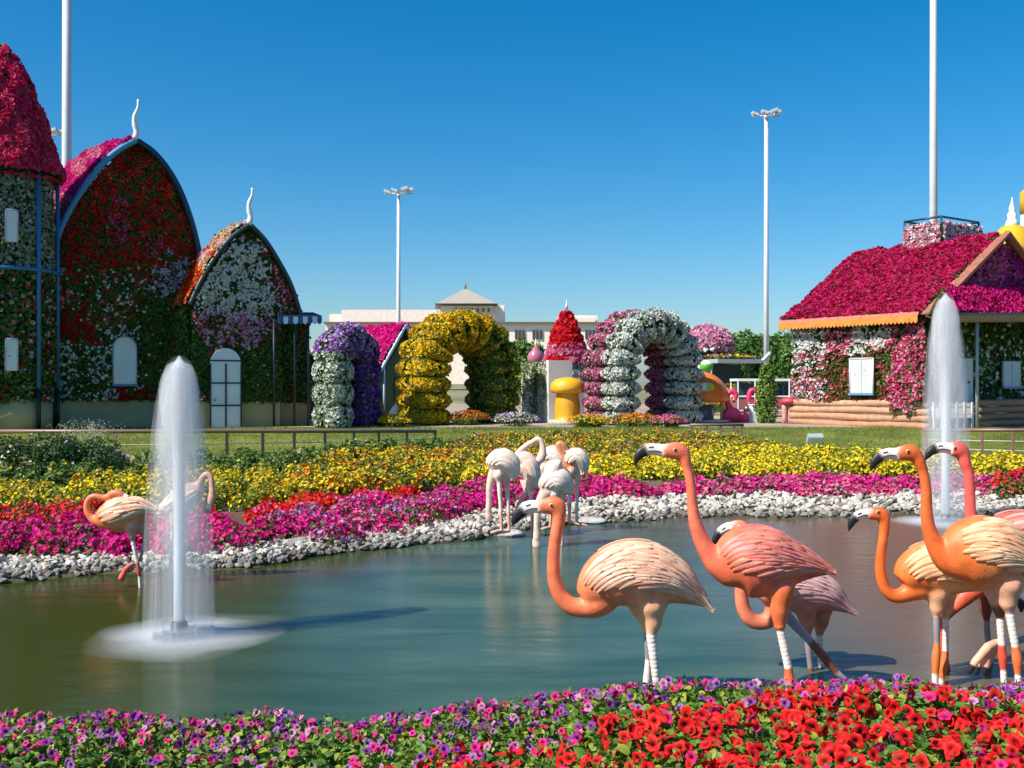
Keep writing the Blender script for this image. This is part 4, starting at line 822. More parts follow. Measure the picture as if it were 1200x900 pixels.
# ------------------------------------------------------------------ flower beds on the far bank (ground cover)
def bed(name, label, pxpoly, cols, h=.28, fs=.55, dens=12, size=.05, lsize=.08, yel=.35, per=70, patchy=.5, alt=None):
    size, lsize, per = size*.62, lsize*.72, int(per*2.1)
    """clumps of plants; pxpoly: outline of the bed's top as seen"""
    poly = np.array([G(x, y, h*.6) for x, y in pxpoly]); A = area(poly); n = max(6, int(A*dens)); c = sample_poly(poly, n); a = Acc()
    R = .17+.15*rng.random(n); hh = h*(.75+.5*rng.random(n)); k = np.repeat(np.arange(n), per); m = len(k)
    d = unit(rng.normal(size=(m, 3))); d[:, 2] = np.abs(d[:, 2])*.9+.08; d = unit(d); rad = (.78+.3*rng.random(m))
    q = np.stack([c[k, 0]+d[:, 0]*R[k]*rad, c[k, 1]+d[:, 1]*R[k]*rad, ground(c[k, 0], c[k, 1])+d[:, 2]*hh[k]*rad], 1)
    nz = hnoise(c[:, 0]*.9, c[:, 1]*.9, 7)[k]; isf = (rng.random(m) < fs*(1-patchy+2*patchy*nz)) & (d[:, 2] > .25)
    col = jit(cols, n, .05)[k]*(1-.0)+0; mixm = (rng.random(m) < .45)[:, None]; col = np.where(mixm, jit(cols, m), col*(1+rng.normal(size=(m, 1))*.15)); col = np.clip(col, .003, .9)
    scatter(a, T5, q[isf], d[isf], size*(.7+.6*rng.random(isf.sum())), col[isf], alt=None if alt is None else np.array(alt), tilt=.45, mat=0)
    scatter(a, TL, q[~isf]-d[~isf]*.03, d[~isf], lsize*(.6+.8*rng.random((~isf).sum())), leafcol((~isf).sum(), yel), tilt=.6, mat=1)
    o = a.build(name, [M_PETAL, M_LEAF]); tag(o, label, 'flower bed', kind='stuff'); return o
bed('petunia_bed', 'magenta petunias along the stones by the coral flamingo', [(-40, 622), (60, 612), (150, 605), (250, 610), (330, 612), (338, 622), (300, 630), (200, 640), (120, 644), (60, 642), (-40, 641)], [(MG, 1), ((.75, .02, .2), .4), (CR, .2)], .26, .62, 17, .052, .075, .4)
bed('petunia_bed', 'strip of red and pink blooms with much green behind the magenta bed', [(-40, 594), (60, 592), (110, 588), (165, 592), (250, 598), (250, 610), (150, 604), (-40, 618)], [(RD, 1), ((.7, .04, .1), .4)], .24, .42, 14, .05, .08, .3)
bed('marigold_bed', 'yellow flowers in front of the long railing, at the cottage side', [(-40, 574), (40, 572), (130, 560), (230, 550), (300, 550), (368, 562), (360, 576), (300, 584), (200, 590), (110, 588), (-40, 594)], [((.82, .56, .012), 1), ((.84, .66, .03), .5), (OR, .06)], .32, .36, 13, .046, .09, .75)
bed('petunia_bed', 'red strip of blooms below the short path', [(300, 596), (370, 582), (430, 577), (490, 578), (430, 586), (350, 598), (290, 606)], [(RD, 1), (PK, .3)], .22, .68, 15, .05, .07)
bed('petunia_bed', 'mixed pink, purple and magenta petunias in the middle of the left bank', [(300, 606), (360, 597), (440, 586), (520, 586), (545, 594), (510, 606), (470, 616), (420, 624), (360, 626), (330, 624)], [(MG, .9), (PK, .5), (LV, .35), (CR, .25)], .26, .62, 15, .05, .075, .4, 70, .6)
bed('petunia_bed', 'magenta petunias behind the white flamingos', [(480, 584), (560, 562), (640, 562), (720, 562), (772, 574), (750, 578), (690, 578), (640, 580), (590, 589), (545, 597), (500, 606)], [(MG, 1), ((.7, .02, .22), .5), (PK, .25)], .26, .62, 14, .055, .08, .4)
bed('marigold_bed', 'yellow and orange flowers before the end of the long railing', [(322, 560), (370, 542), (430, 530), (525, 532), (535, 556), (480, 566), (420, 570), (360, 572)], [((.82, .56, .012), 1), (OR, .25), ((.6, .2, .03), .25)], .38, .42, 11, .055, .10, .6)
bed('marigold_bed', 'mixed orange and yellow flowers at the foot of the arches', [(515, 528), (560, 511), (700, 507), (815, 508), (870, 516), (920, 524), (820, 530), (680, 536), (530, 545)], [(OR, .35), ((.82, .58, .015), .9), ((.5, .2, .05), .3), (LP, .1)], .34, .32, 9, .05, .10, .7)
bed('marigold_bed', 'long bright yellow flower band across the right bank', [(535, 549), (680, 540), (800, 531), (900, 528), (1000, 530), (1100, 534), (1240, 540), (1240, 550), (1000, 550), (760, 554), (600, 558), (540, 560)], [((.82, .58, .015), 1), ((.84, .66, .03), .7)], .34, .50, 12, .052, .09, .7)
bed('petunia_bed', 'pink and magenta petunias above the white stones on the right bank', [(775, 569), (860, 562), (960, 560), (1080, 561), (1165, 562), (1168, 573), (1060, 574), (940, 575), (850, 574), (785, 573)], [(MG, .9), (PK, .7), ((.6, .2, .3), .3)], .25, .66, 13, .058, .085, .3)
bed('petunia_bed', 'red blooms at the far right end of the bank', [(1166, 556), (1245, 556), (1245, 575), (1170, 574)], [(RD, .7), (CR, .4), (PK, .3)], .3, .4, 12, .055, .1)
bed('petunia_bed', 'orange flowers between the kiosk and the purple arch', [(352, 512.5), (395, 512.5), (395, 509), (352, 509)], [(OR, 1), (YL, .3)], .3, .7, 5, .09, .12) if False else None
# grass on the bank
gp_ = np.stack([rng.uniform(-17, 17, 60000), rng.uniform(23, 37, 60000)], 1); keep = (gp_[:, 0]/gp_[:, 1] > -.56) & (gp_[:, 0]/gp_[:, 1] < .56) & (gp_[:, 1]-far_shore(gp_[:, 0]) > 8.5); gp_ = gp_[keep]
a = Acc(); m = len(gp_); scatter(a, TB, np.stack([gp_[:, 0], gp_[:, 1], ground(gp_[:, 0], gp_[:, 1])-.01], 1), UP, .09*(.6+.8*rng.random(m)), lerp(lerp((.09, .13, .02), (.22, .24, .05), rng.random(m)[:, None]), (.07, .10, .015), (hnoise(gp_[:, 0]*.5, gp_[:, 1]*.9, 3)[:, None] > .55)*.6), tilt=.3)
tag(a.build('grass', M_LEAF), 'short grass on the sunny bank', 'grass', kind='stuff')
for i, (px, py, w, h, lab) in enumerate([(40, 566, 1.25, .98, 'dark green bush before the cottage railing, leftmost of three'), (92, 565, 1.0, .86, 'dark green bush between two others before the cottage railing'), (125, 560, .5, .55, 'small dark bush with pale lavender flecks by the yellow bed')]):
    q = G(px, py); bush(px, q[1], w, h, lab, 60+i, [(LV, .5), (WH, .5)], .008 if i < 2 else .04, .05, 'dark_bush', n=5200, dark=.5, size=.05)
for i, (px, Y, w, h, lab, cl) in enumerate([(440, 38.6, .7, .6, 'low orange-flowered shrub between the purple and yellow arches', [(OR, 1), (YL, .5)]), (462, 37.6, .6, .45, 'low yellow shrub at the left foot of the yellow arch', [(YL, 1)]), (549, 39.5, .8, .55, 'low orange shrub inside the opening of the yellow arch', [(OR, .8), ((.5, .12, .02), .6)]),
    (604, 38.5, .9, .5, 'grey-green shrub at the right foot of the yellow arch', [(LV, .6), (WH, .4)]), (690, 37.6, .8, .45, 'low yellow-flowered shrub before the mauve arch foot', [(YL, 1), (OR, .3)]), (745, 37.8, .9, .5, 'low orange shrub inside the white arch', [(OR, 1), (YL, .4)]), (782, 37.4, .7, .45, 'low dark shrub at the right foot of the white arch', [(PK, 1)])]):
    bush(px, Y, w, h, lab, 80+i, cl, .22, .4, 'low_shrub', n=2200, size=.06)
bed('undergrowth', 'knee-high wild green plants along the long railing', [(-40, 560), (60, 545), (140, 541), (250, 536), (330, 534), (420, 524), (520, 520), (520, 528), (430, 534), (330, 548), (230, 552), (130, 562), (-40, 574)], [((.6, .55, .2), 1), (YL, .6), (LV, .3)], .42, .07, 6, .05, .13, .55)
for i, (px, py) in enumerate([(105, 530), (118, 536), (92, 528)]):   # airy seed-head grasses
    q = G(px, py+24); c = np.array([q[0], q[1], float(ground(*q))]); r = thing('wild_grass', 'wispy grass tuft with pale seed heads above the dark bushes', 'grass tuft', c, 'wispy grass tufts'); a = Acc(); b = Acc()
    for k in range(26):
        d = np.array([rng.normal()*.28, rng.normal()*.2, .75+.35*rng.random()]); tube(a, [c, c+d*.5+UP*.06, c+d], [.006, .005, .003], 4, (.2, .26, .08)); m = 7; scatter(b, TL, c+d+rng.normal(size=(m, 3))*.04, UP, .03, (.55, .5, .42), tilt=1)
    a.build('stalks', M_LEAF, r); b.build('seed_heads', M_PETAL, r)

# ------------------------------------------------------------------ stones along the far shore
def stone_mesh(i):
    bm = bmesh.new(); bmesh.ops.create_icosphere(bm, subdivisions=2, radius=1); r_ = np.random.default_rng(100+i)
    pl = unit(r_.normal(size=(9, 3))); dd_ = .45+.4*r_.random(9)
    V = []
    for v in bm.verts:
        p = np.array(v.co); p *= 1+.16*(hnoise(p[0]*1.7+i, p[1]*1.7+p[2])-.5)
        for n_, d_ in zip(pl, dd_):
            e = p@n_-d_
            if e > 0: p = p-n_*e*.97
        V.append(p*np.array([1.0, .74, .50]))
    F = np.array([[v.index for v in f.verts] for f in bm.faces]); bm.free(); return np.array(V), F
SM_ = [stone_mesh(i) for i in range(7)]
def rotz_tilt(n):
    a_ = rng.random(n)*2*PI; b_ = rng.normal(size=n)*.5; c_ = rng.normal(size=n)*.5; R = np.zeros((n, 3, 3))
    ca, sa = np.cos(a_), np.sin(a_); cb, sb = np.cos(b_), np.sin(b_); cc, sc_ = np.cos(c_), np.sin(c_)
    for k in range(n):
        R[k] = np.array([[ca[k], -sa[k], 0], [sa[k], ca[k], 0], [0, 0, 1]])@np.array([[1, 0, 0], [0, cb[k], -sb[k]], [0, sb[k], cb[k]]])@np.array([[cc[k], 0, sc_[k]], [0, 1, 0], [-sc_[k], 0, cc[k]]])
    return R
ns_ = 6800; sx = rng.uniform(-7.2, 10.0, ns_); wd_ = np.interp(sx, [-7, -4.5, -2.5, -1, .5, 2, 5, 10], [1.0, 1.0, 1.15, 1.5, 2.1, 2.5, 2.5, 2.5])
st_ = rng.random(ns_)**.95; sy = far_shore(sx)-.14+st_*wd_; ss = (.043+.050*rng.random(ns_)**1.6)*np.interp(sy, [11, 18], [.95, 1.08]); big = rng.random(ns_) < .035; ss = np.where(big, ss*1.9, ss)
sz = ground(sx, sy)+ss*.22+rng.random(ns_)*.06*np.clip(st_*3, .2, 1); tone = rng.random(ns_)[:, None]
wet = np.clip((sy-far_shore(sx)+.02)/.22, .45, 1)[:, None]; scol = wet*np.where(tone < .16, (.24, .19, .14), lerp((.36, .335, .30), (.60, .555, .485), (tone*7.3) % 1)); SR = rotz_tilt(ns_); kind_ = rng.integers(0, 7, ns_)
vis = np.abs(sx/sy) < .5; score = ss/sy*vis; order = np.argsort(-score)
SMESH = {}
for j in order[:290]:
    key = (int(kind_[j]), int(tone[j, 0]*5))
    if key not in SMESH:
        V, F = SM_[key[0]]; SMESH[key] = Acc().add(V, F, scol[j], 0, False).mesh('stone', M_STONE)
    o = bpy.data.objects.new('stone', SMESH[key]); S.collection.objects.link(o)
    M = np.eye(4); M[:3, :3] = SR[j]*ss[j]; M[:3, 3] = (sx[j], sy[j], sz[j]); o.matrix_world = [list(map(float, r)) for r in M]
    tag(o, 'one of the larger pale stones edging the far side of the pond', 'stone', 'larger stones on the far shore')
a = Acc()
for kk in range(7):
    js = order[290:]; js = js[kind_[js] == kk]; V, F = SM_[kk]; Wv = np.einsum('nij,vj->nvi', SR[js], V)*ss[js][:, None, None]+np.stack([sx, sy, sz], 1)[js][:, None]
    FF = (np.arange(len(js))[:, None, None]*len(V)+F[None]).reshape(-1, 3); a.add(Wv.reshape(-1, 3), FF, np.repeat(scol[js], len(V), axis=0))
tag(a.build('pebbles', M_STONE), 'small pale stones filling the far shore', 'pebbles', kind='stuff')
for i, (px, py, w, lab) in enumerate([(592, 627, .42, 'flat grey rock at the water edge under the head-down white flamingo'), (690, 612, .40, 'flat dark-edged rock under the orange-fronted pale flamingo'), (345, 640, .24, 'grey boulder at the corner of the magenta bed')]):
    q = G(px, py); V, F = SM_[i+1]; o = Acc().add(V*np.array([w, w*.7, .12 if i < 2 else .26])+np.array([q[0], q[1], float(ground(*q))+.03]), F, (.44, .42, .39), 0, i < 2).build('rock', M_STONE, loc=(q[0], q[1], float(ground(*q)))); tag(o, lab, 'rock')

for i, (px, Y, w, lab) in enumerate([(447, 39.2, .34, 'tan boulder between the purple arch and the yellow arch, larger of the two'), (431, 39.0, .22, 'smaller tan boulder at the right foot of the purple arch')]):
    c = gp(px, Y); V, F = SM_[i+3] if 'SM_' in globals() else (None, None)
    if V is not None: tag(Acc().add(V*w+c+UP*w*.25, F, (.5, .38, .27)).build('boulder', M_STONE, loc=c), lab, 'boulder')
# ------------------------------------------------------------------ flamingo statues
WHT, BLK, GRY, RNG = (.80, .78, .74), (.012, .014, .018), (.22, .23, .25), (.56, .53, .54)
def flamingo(label, Y0, axis, neck, head, bill, legs, pal, ratio=.78, feathers=1.0, vox=.0065, eye=None, name='flamingo_statue', group=None, foot=None, bdoff=0., blk=.52, cape=1.0):
    sc = Y0/1200
    def w3(q, d=0.): k_ = (Y0+d)/1200; return np.array([(q[0]-600)*k_, Y0+d, CH-(q[1]-450)*k_])
    base = w3((np.mean([p[0] for p in axis]), 0)); root = thing(name, label, 'flamingo statue', (base[0], Y0, max(0., float(ground(base[0], Y0)))), group)
    a = Acc()
    def dens(L, n, k):
        L = np.array([list(p[:3])+[(p[3] if len(p) > 3 else 0.)] for p in L], float); return catmull(L, n)
    A = dens(axis, 44, 3); C = np.array([w3(p, p[3]+bdoff) for p in A]); ra = np.maximum(A[:, 2]*(.965 if vox < .009 else .90), .8)*sc; t = np.linspace(0, 1, 44)
    rat = ratio*np.clip(.65+.6*t*2, 0, 1)
    bc = np.where(t[:, None] < .55, lerp(pal['tail'], pal['back'], np.clip(t/.3, 0, 1)[:, None]), lerp(pal['back'], pal['front'], np.clip((t-.55)/.3, 0, 1)[:, None]))
    tube(a, C, ra, 28, bc, ref=(0, 1, 0), rb=ra*rat)
    def part(L, n, cols, rr=1.0, seg=14, add=0.):
        D = dens(L, n, 0); tube(a, [w3(p, p[3]+add) for p in D], np.maximum(D[:, 2], .5)*sc, seg, cols, ref=(0, 1, 0), rb=np.maximum(D[:, 2], .5)*sc*rr)
    u = np.linspace(0, 1, 60)[:, None]; n0, n1 = neck[0], neck[1]; neck = [(n0[0]+(n0[0]-n1[0])*.8, n0[1]+(n0[1]-n1[1])*.8-n0[2]*.35, n0[2]*.35), (n0[0], n0[1]-n0[2]*.12, n0[2]*.82)]+list(neck[1:])+([(head[1][0], head[1][1], head[1][2]*.85)] if head else []); part(neck, 60, lerp(pal['front'], pal['neck'], np.clip(u*4, 0, 1)), .95)
    if head: part(head, 22, pal['head'], .80); 
    if bill:
        u = np.linspace(0, 1, 40)[:, None]; part(bill, 40, np.where(u < blk-.04, lerp(lerp(pal['head'], WHT, .7), WHT, np.clip(u*6, 0, 1)), np.where(u < blk, GRY, BLK)), .62)
    for leg in legs:
        l0 = leg[0]; d0_ = l0[4] if len(l0) > 4 else 0.
        if l0[2] > 5: leg = [(l0[0], l0[1]-l0[2]*1.3, l0[2]*.55, 'back', d0_*.2), (l0[0], l0[1]-l0[2]*.35, l0[2]*.92, 'back', d0_*.55), (l0[0], l0[1]+l0[2]*.12, l0[2]*.93, l0[3], d0_*.85)]+list(leg[1:])
        pts = []; cols = []
        for i in range(len(leg)-1):
            p, q = leg[i], leg[i+1]; L = math.hypot(q[0]-p[0], q[1]-p[1]); n = max(4, int(L/1.1)); c = pal.get(p[3], None) if isinstance(p[3], str) else p[3]
            for f in np.linspace(0, 1, n, endpoint=False):
                d0 = p[4] if len(p) > 4 else 0; d1 = q[4] if len(q) > 4 else d0
                ring = p[3] == 'ring'; ph = ((f*L) % 5.0) < 1.2
                e = f if ring else f*f*(3-2*f); r = p[2]*(1-e)+q[2]*e
                pts.append([p[0]+(q[0]-p[0])*f, p[1]+(q[1]-p[1])*f, r*(.90 if ring and ph else 1), d0+(d1-d0)*f]); cols.append((RNG if ph else WHT) if ring else c)
        D = np.array(pts); tube(a, [w3(p, p[3]) for p in D], np.maximum(D[:, 2], .6)*sc, 10, np.array(cols), ref=(0, 1, 0))
    if foot:
        for (fx, fy, fd, dirx, col) in foot:
            o = w3((fx, fy), fd); L = .2
            for s in (-.55, 0, .55):
                d = np.array([dirx*math.cos(s), -math.sin(s) if dirx else s, 0.]); d = np.array([dirx*.8, s*.9-.5, 0]); tube(a, [o+UP*.02, o+d*L*.5+UP*.022, o+d*L+UP*.008], [.022, .02, .012], 6, col)
            tube(a, [o+UP*.012, o+np.array([dirx*.75, -.5, 0])*L*.8+UP*.006], [.02, .07], 8, col, ref=(0, 0, 1), rb=[.012, .010])
    src = a.mesh('body', M_STATUE); tmp = bpy.data.objects.new('tmp_body', src); S.collection.objects.link(tmp)
    rm = tmp.modifiers.new('r', 'REMESH'); rm.mode = 'VOXEL'; rm.voxel_size = vox; rm.use_smooth_shade = True
    sm = tmp.modifiers.new('s', 'SMOOTH'); sm.factor = .5; sm.iterations = 4
    dg = bpy.context.evaluated_depsgraph_get(); me = bpy.data.meshes.new_from_object(tmp.evaluated_get(dg)); bpy.data.objects.remove(tmp)
    SV = np.vstack(a.V); SC = np.vstack(a.C); kd = kdtree.KDTree(len(SV))
    for i, v in enumerate(SV): kd.insert(v, i)
    kd.balance(); n = len(me.vertices); co = np.zeros(n*3, np.float32); me.vertices.foreach_get('co', co); co = co.reshape(-1, 3); col = np.zeros((n, 3)); SR_ = np.concatenate([np.full(1, 0.)]) if False else None
    E = np.zeros(len(me.edges)*2, np.int32); me.edges.foreach_get('vertices', E); E = E.reshape(-1, 2); deg = np.bincount(E.ravel(), minlength=n)[:, None]
    thick = np.ones(n)
    for lg in legs:
        for p, q in zip(lg[:-1], lg[1:]):
            if p[2] < 8.5:
                dp = (p[4] if len(p) > 4 else 0); A0, B0 = w3(p, dp), w3(q, q[4] if len(q) > 4 else dp); ab = B0-A0; f = np.clip(((co-A0)@ab)/(ab@ab), 0, 1); dist = np.linalg.norm(co-A0-f[:, None]*ab, axis=1); thick = np.minimum(thick, np.clip((dist-8*sc)/(8*sc), 0, 1))
    if bill: 
        hx = np.mean([b[:2] for b in bill], axis=0); dist = np.linalg.norm(co-w3(hx, bdoff), axis=1); thick = np.minimum(thick, np.clip((dist-17*sc)/(13*sc), 0, 1))
    wgt = (.55*thick)[:, None]
    for _ in range(int(34*.0065/vox)):
        sm_ = np.zeros((n, 3)); np.add.at(sm_, E[:, 0], co[E[:, 1]]); np.add.at(sm_, E[:, 1], co[E[:, 0]]); co = co+wgt*(sm_/np.maximum(deg, 1)-co)
    for i in range(n):
        f = kd.find_n(co[i], 2); w0 = 1/(f[0][2]+1e-4); w1 = 1/(f[1][2]+1e-4); col[i] = (SC[f[0][1]]*w0+SC[f[1][1]]*w1)/(w0+w1)
    for _ in range(int(26*.0065/vox)):
        sm_ = np.zeros((n, 3)); np.add.at(sm_, E[:, 0], col[E[:, 1]]); np.add.at(sm_, E[:, 1], col[E[:, 0]]); col = col+(.6*thick)[:, None]*(sm_/np.maximum(deg, 1)-col)
    col = col*np.array([1.10, .96, .90]) if pal['neck'][2] < .2 else col; col = np.clip(col, 0, .88); nz = hnoise(co[:, 0]*16, co[:, 2]*16+co[:, 1]*9)[:, None]; orange = (col[:, :1] > col[:, 2:]*1.6); col = np.where(orange, col*(.9+.2*nz), col)
    for at in list(me.color_attributes): me.color_attributes.remove(at)
    at = me.color_attributes.new('Col', 'FLOAT_COLOR', 'POINT'); at.data.foreach_set('color', np.hstack([col, np.ones((n, 1))]).astype(np.float32).ravel())
    me.vertices.foreach_set('co', (co-origin(root)).astype(np.float32).ravel()); me.update()
    if not me.materials: me.materials.append(M_STATUE)
    body = bpy.data.objects.new('body', me); S.collection.objects.link(body); body.parent = root
    # wings: overlapping feathers that follow the body's surface
    if feathers:
        T = unit(np.gradient(C, axis=0)); B = np.array([0, 1., 0]); Bn = unit(B-(T@B)[:, None]*T); Nn = np.cross(Bn, T); cum = np.concatenate([[0], np.cumsum(np.linalg.norm(np.diff(C, axis=0), axis=1))]); AL_ = cum[-1]; Us = cum/AL_
        def surf(s, th, h):
            s = np.clip(s, 0, 1); g = lambda X: np.stack([np.interp(s, Us, X[:, i]) for i in range(3)], -1)
            c, N, Bb = g(C), g(Nn), g(Bn); r_ = np.interp(s, Us, ra); rb_ = np.interp(s, Us, ra*rat); nd = unit(np.cos(th)[..., None]*N/r_[..., None]+np.sin(th)[..., None]*Bb/rb_[..., None])
            return c+np.cos(th)[..., None]*N*r_[..., None]+np.sin(th)[..., None]*Bb*rb_[..., None]+nd*h[..., None]
        gl = np.linspace(0, 1, 7); wid = np.array([.55, .85, 1, 1, .9, .62, .06]); gw_ = np.array([-.5, -.25, 0, .25, .5])
        for side in (-1, 1):
            w = Acc(); rows = max(6, int(13*feathers))
            for i in range(rows):
                f = i/(rows-1); s0 = .17+.74*f; big_ = 1-.55*f; L = (.21*big_+.045)*sc/.00583*cape; Wf = (.058*big_+.016)*sc/.00583
                lo = np.interp(f, [0, .25, .7, 1], [104, 116, 110, 98]); hi = np.interp(f, [0, .3, .8, 1], [6, 4, 16, 36]); r0 = np.interp(s0, Us, ra)
                m = max(3, int((lo-hi)*PI/180*r0/(Wf*.62)))
                for j in range(m):
                    th0 = math.radians(hi+(lo-hi)*(j+.5*(i % 2)+.5*rng.random())/m); ll, ww = np.meshgrid(gl, gw_, indexing='ij'); kink = .35*(th0-.9)*.55
                    lower = sstep(1.1, 1.9, th0)
                    jl = rng.random(); Lj = L*(.8+.45*rng.random())*(1+.25*lower)
                    s = s0+.03*rng.normal()*.4-ll*Lj/AL_; th = th0+ww*wid[:, None]*Wf/r0+kink*ll*ll*.5*(1-lower)-.22*lower*ll
                    h = (.001+(.012*big_+.003)*ll*(.6+.8*jl)+.0075*(1-(2*ww)**2)-.004*np.abs(ww)*2)*sc/.00583+.002
                    V = surf(s, side*th, h); k5 = 5; F = [(p*k5+q, p*k5+q+1, (p+1)*k5+q+1, (p+1)*k5+q) for p in range(6) for q in range(4)]
                    if side < 0: F = [ff[::-1] for ff in F]
                    b0 = np.array(lerp(pal['fb'], pal['fb2'], rng.random())); tipc = np.array(lerp(pal['ft'], pal['ft2'], rng.random()))*(.92+.16*rng.random()); tipc = np.array(lerp(tipc, pal['back'], .75)) if rng.random() < .2 else tipc
                    topm = sstep(math.radians(75), math.radians(15), th0)*.42+.12*lower; mixv = np.clip(.15+ll*.95+topm, 0, 1)[..., None]*(1-.35*(np.abs(ww)*2)**3)[..., None]
                    cc = b0*(1-mixv)+tipc*mixv; w.add(V.reshape(-1, 3), np.array(F), cc.reshape(-1, 3), 0, True)
            w.build('wing', M_STATUE, root)
    if bill and eye is not None:
        D = dens(bill, 40, 0)[3:int(40*blk)-1]; b = Acc()
        for s_ in (-1, 1): tube(b, [w3((p[0], p[1]+p[2]*.30), p[3]+s_*p[2]*sc*.60) for p in D], .55*sc, 6, (.03, .03, .035))
        for s_ in (-1, 1): tube(b, [w3((p[0], p[1]-p[2]*.36), p[3]+s_*p[2]*sc*.565) for p in D[9:15]], .7*sc, 6, (.03, .03, .035))
        b.build('bill_marking', M_STATUE, root)
    if eye is not None:
        D = dens(head, 22, 0); k = np.argmin(np.abs(D[:, 0]-eye[0])); off = D[k, 2]*sc*.80; dd_ = D[k, 3]
        for s in (-1, 1):
            e = Acc(); o = w3(eye, dd_+s*off*.93); r0 = 2.3*sc; t = np.linspace(-PI/2, PI/2, 7)
            bm = bmesh.new(); bmesh.ops.create_uvsphere(bm, u_segments=12, v_segments=8, radius=1); V = np.array([v.co for v in bm.verts]); F = [tuple(v.index for v in f.verts) for f in bm.faces]; bm.free()
            e.add(V*r0*np.array([1, .45, 1])+o, F, (.62, .50, .28), 0, True); e.add(V*r0*.62*np.array([1, .5, 1])+o+np.array([0, s*r0*.28, 0]), F, (.01, .01, .01), 0, True); e.build('eye', M_EYE, root)
    return root

OR1, OR2, PEA = (.70, .17, .045), (.66, .21, .035), (.76, .42, .24)
def pal(neck, front, back, fb, ft, **k):
    d = dict(neck=neck, head=neck, front=front, back=back, tail=k.pop('tail', back), fb=fb, ft=ft, fb2=k.pop('fb2', lerp(fb, ft, .35)), ft2=k.pop('ft2', lerp(ft, (.84, .66, .48), .4)), th=k.pop('th', back), jo=k.pop('jo', (.70, .16, .05)), gr=k.pop('gr', (.25, .26, .29)), dk=k.pop('dk', (.20, .075, .05)), wh=(.74, .70, .66), pk=(.66, .40, .28), cl=BLK); d.update(k); return d
GN = 'flamingo statues in the near corner of the pond'
pA = pal((.74, .19, .085), (.74, .22, .10), (.74, .34, .20), (.70, .18, .075), (.82, .50, .34), th=(.76, .45, .28), tail=(.6, .25, .12))
flamingo('peach flamingo statue with a cream back, standing apart left of the striding one', 7.0,
    [(834, 717, 1.5), (824, 707, 6), (808, 695, 16), (786, 682, 29), (760, 674, 38.5), (735, 672, 40), (713, 679, 36), (698, 690, 27), (688, 703, 16)],
    [(712, 700, 21), (700, 708, 16), (684, 712, 12.5), (670, 710.5, 11), (658, 700, 9.8), (650, 681, 8.8), (648.5, 655, 8.1), (651.5, 628, 7.8), (655, 610, 8.2), (655.5, 600, 9)],
    [(663, 597, 3.5), (657, 594, 9.5), (648, 592, 11.5), (639, 593, 9.5), (631, 594, 8)],
    [(636, 594, 8.2), (626, 593.5, 8), (616, 596, 8.2), (608.5, 602, 7.3), (603.5, 609, 5), (599.5, 616, 1.2)],
    [[(764, 706, 20, 'th', -.03), (766, 728, 11, 'th', -.03), (763, 742, 6.5, 'ring', -.03), (770, 805, 4.6, 'pk', -.03), (771, 840, 4.5, 'pk', -.03)],
     [(752, 706, 18, 'th', .06), (758, 730, 9, 'th', .06), (758, 743, 4, 'gr', .06), (759.5, 773, 3.6, 'wh', .06), (758, 800, 5, 'pk', .06), (758, 840, 5, 'pk', .06)]],
    pA, eye=(646, 592), group=GN)
pB = pal((.76, .185, .10), (.76, .165, .075), (.70, .16, .11), (.52, .08, .03), (.72, .24, .15), ft2=(.70, .24, .24), fb2=(.66, .19, .09), th=(.74, .18, .06), jo=(.70, .15, .06), tail=(.42, .10, .08), gr=(.28, .30, .34))
flamingo('tall coral-orange flamingo statue striding, neck straight up, one leg stretched back', 7.15,
    [(978, 673, 1.5), (962, 668, 9), (940, 663, 21), (913, 660, 36), (889, 658, 44), (866, 659, 41), (850, 666, 26), (841, 671, 15)],
    [(860, 672, 25), (842, 660, 16.5), (828, 644, 11.5), (817, 620, 9), (812, 596, 7.2), (810, 572, 6.4), (806.5, 552, 6.2), (803, 540, 7.5)],
    [(808, 537, 3.5), (802, 532, 9), (793, 528.5, 11), (784, 528, 9.5), (776, 529, 7.8)],
    [(780, 528.5, 8), (769, 526.5, 7), (759, 527, 7), (751, 531, 6.4), (746.5, 537, 4.5), (744, 544.5, 1.1)],
    [[(915, 688, 18, 'th', -.08), (913, 715, 11.5, 'th', -.08), (914, 734, 7.2, 'th', -.08), (914.5, 738, 5.2, 'ring', -.08), (924, 783, 5, 'jo', -.08), (925.5, 803, 7, 'jo', -.08), (927, 822, 5.5, 'pk', -.08), (928, 845, 4.5, 'pk', -.08)],
     [(908, 695, 12, 'th', .1), (916, 715, 7, 'gr', .1), (950, 752, 5, 'dk', .1), (966, 770, 5.8, 'dk', .1), (980, 788, 4.2, 'gr', .1), (994, 799, 3.2, 'wh', .1), (1003, 806, 3, 'wh', .1)]],
    pB, eye=(791, 527), group=GN)
pC = pal((.70, .22, .13), (.62, .22, .17), (.56, .26, .26), (.48, .18, .17), (.66, .42, .42), ft2=(.70, .46, .44), th=(.50, .22, .15), tail=(.45, .19, .06), gr=(.24, .25, .28), fb2=(.56, .25, .25))
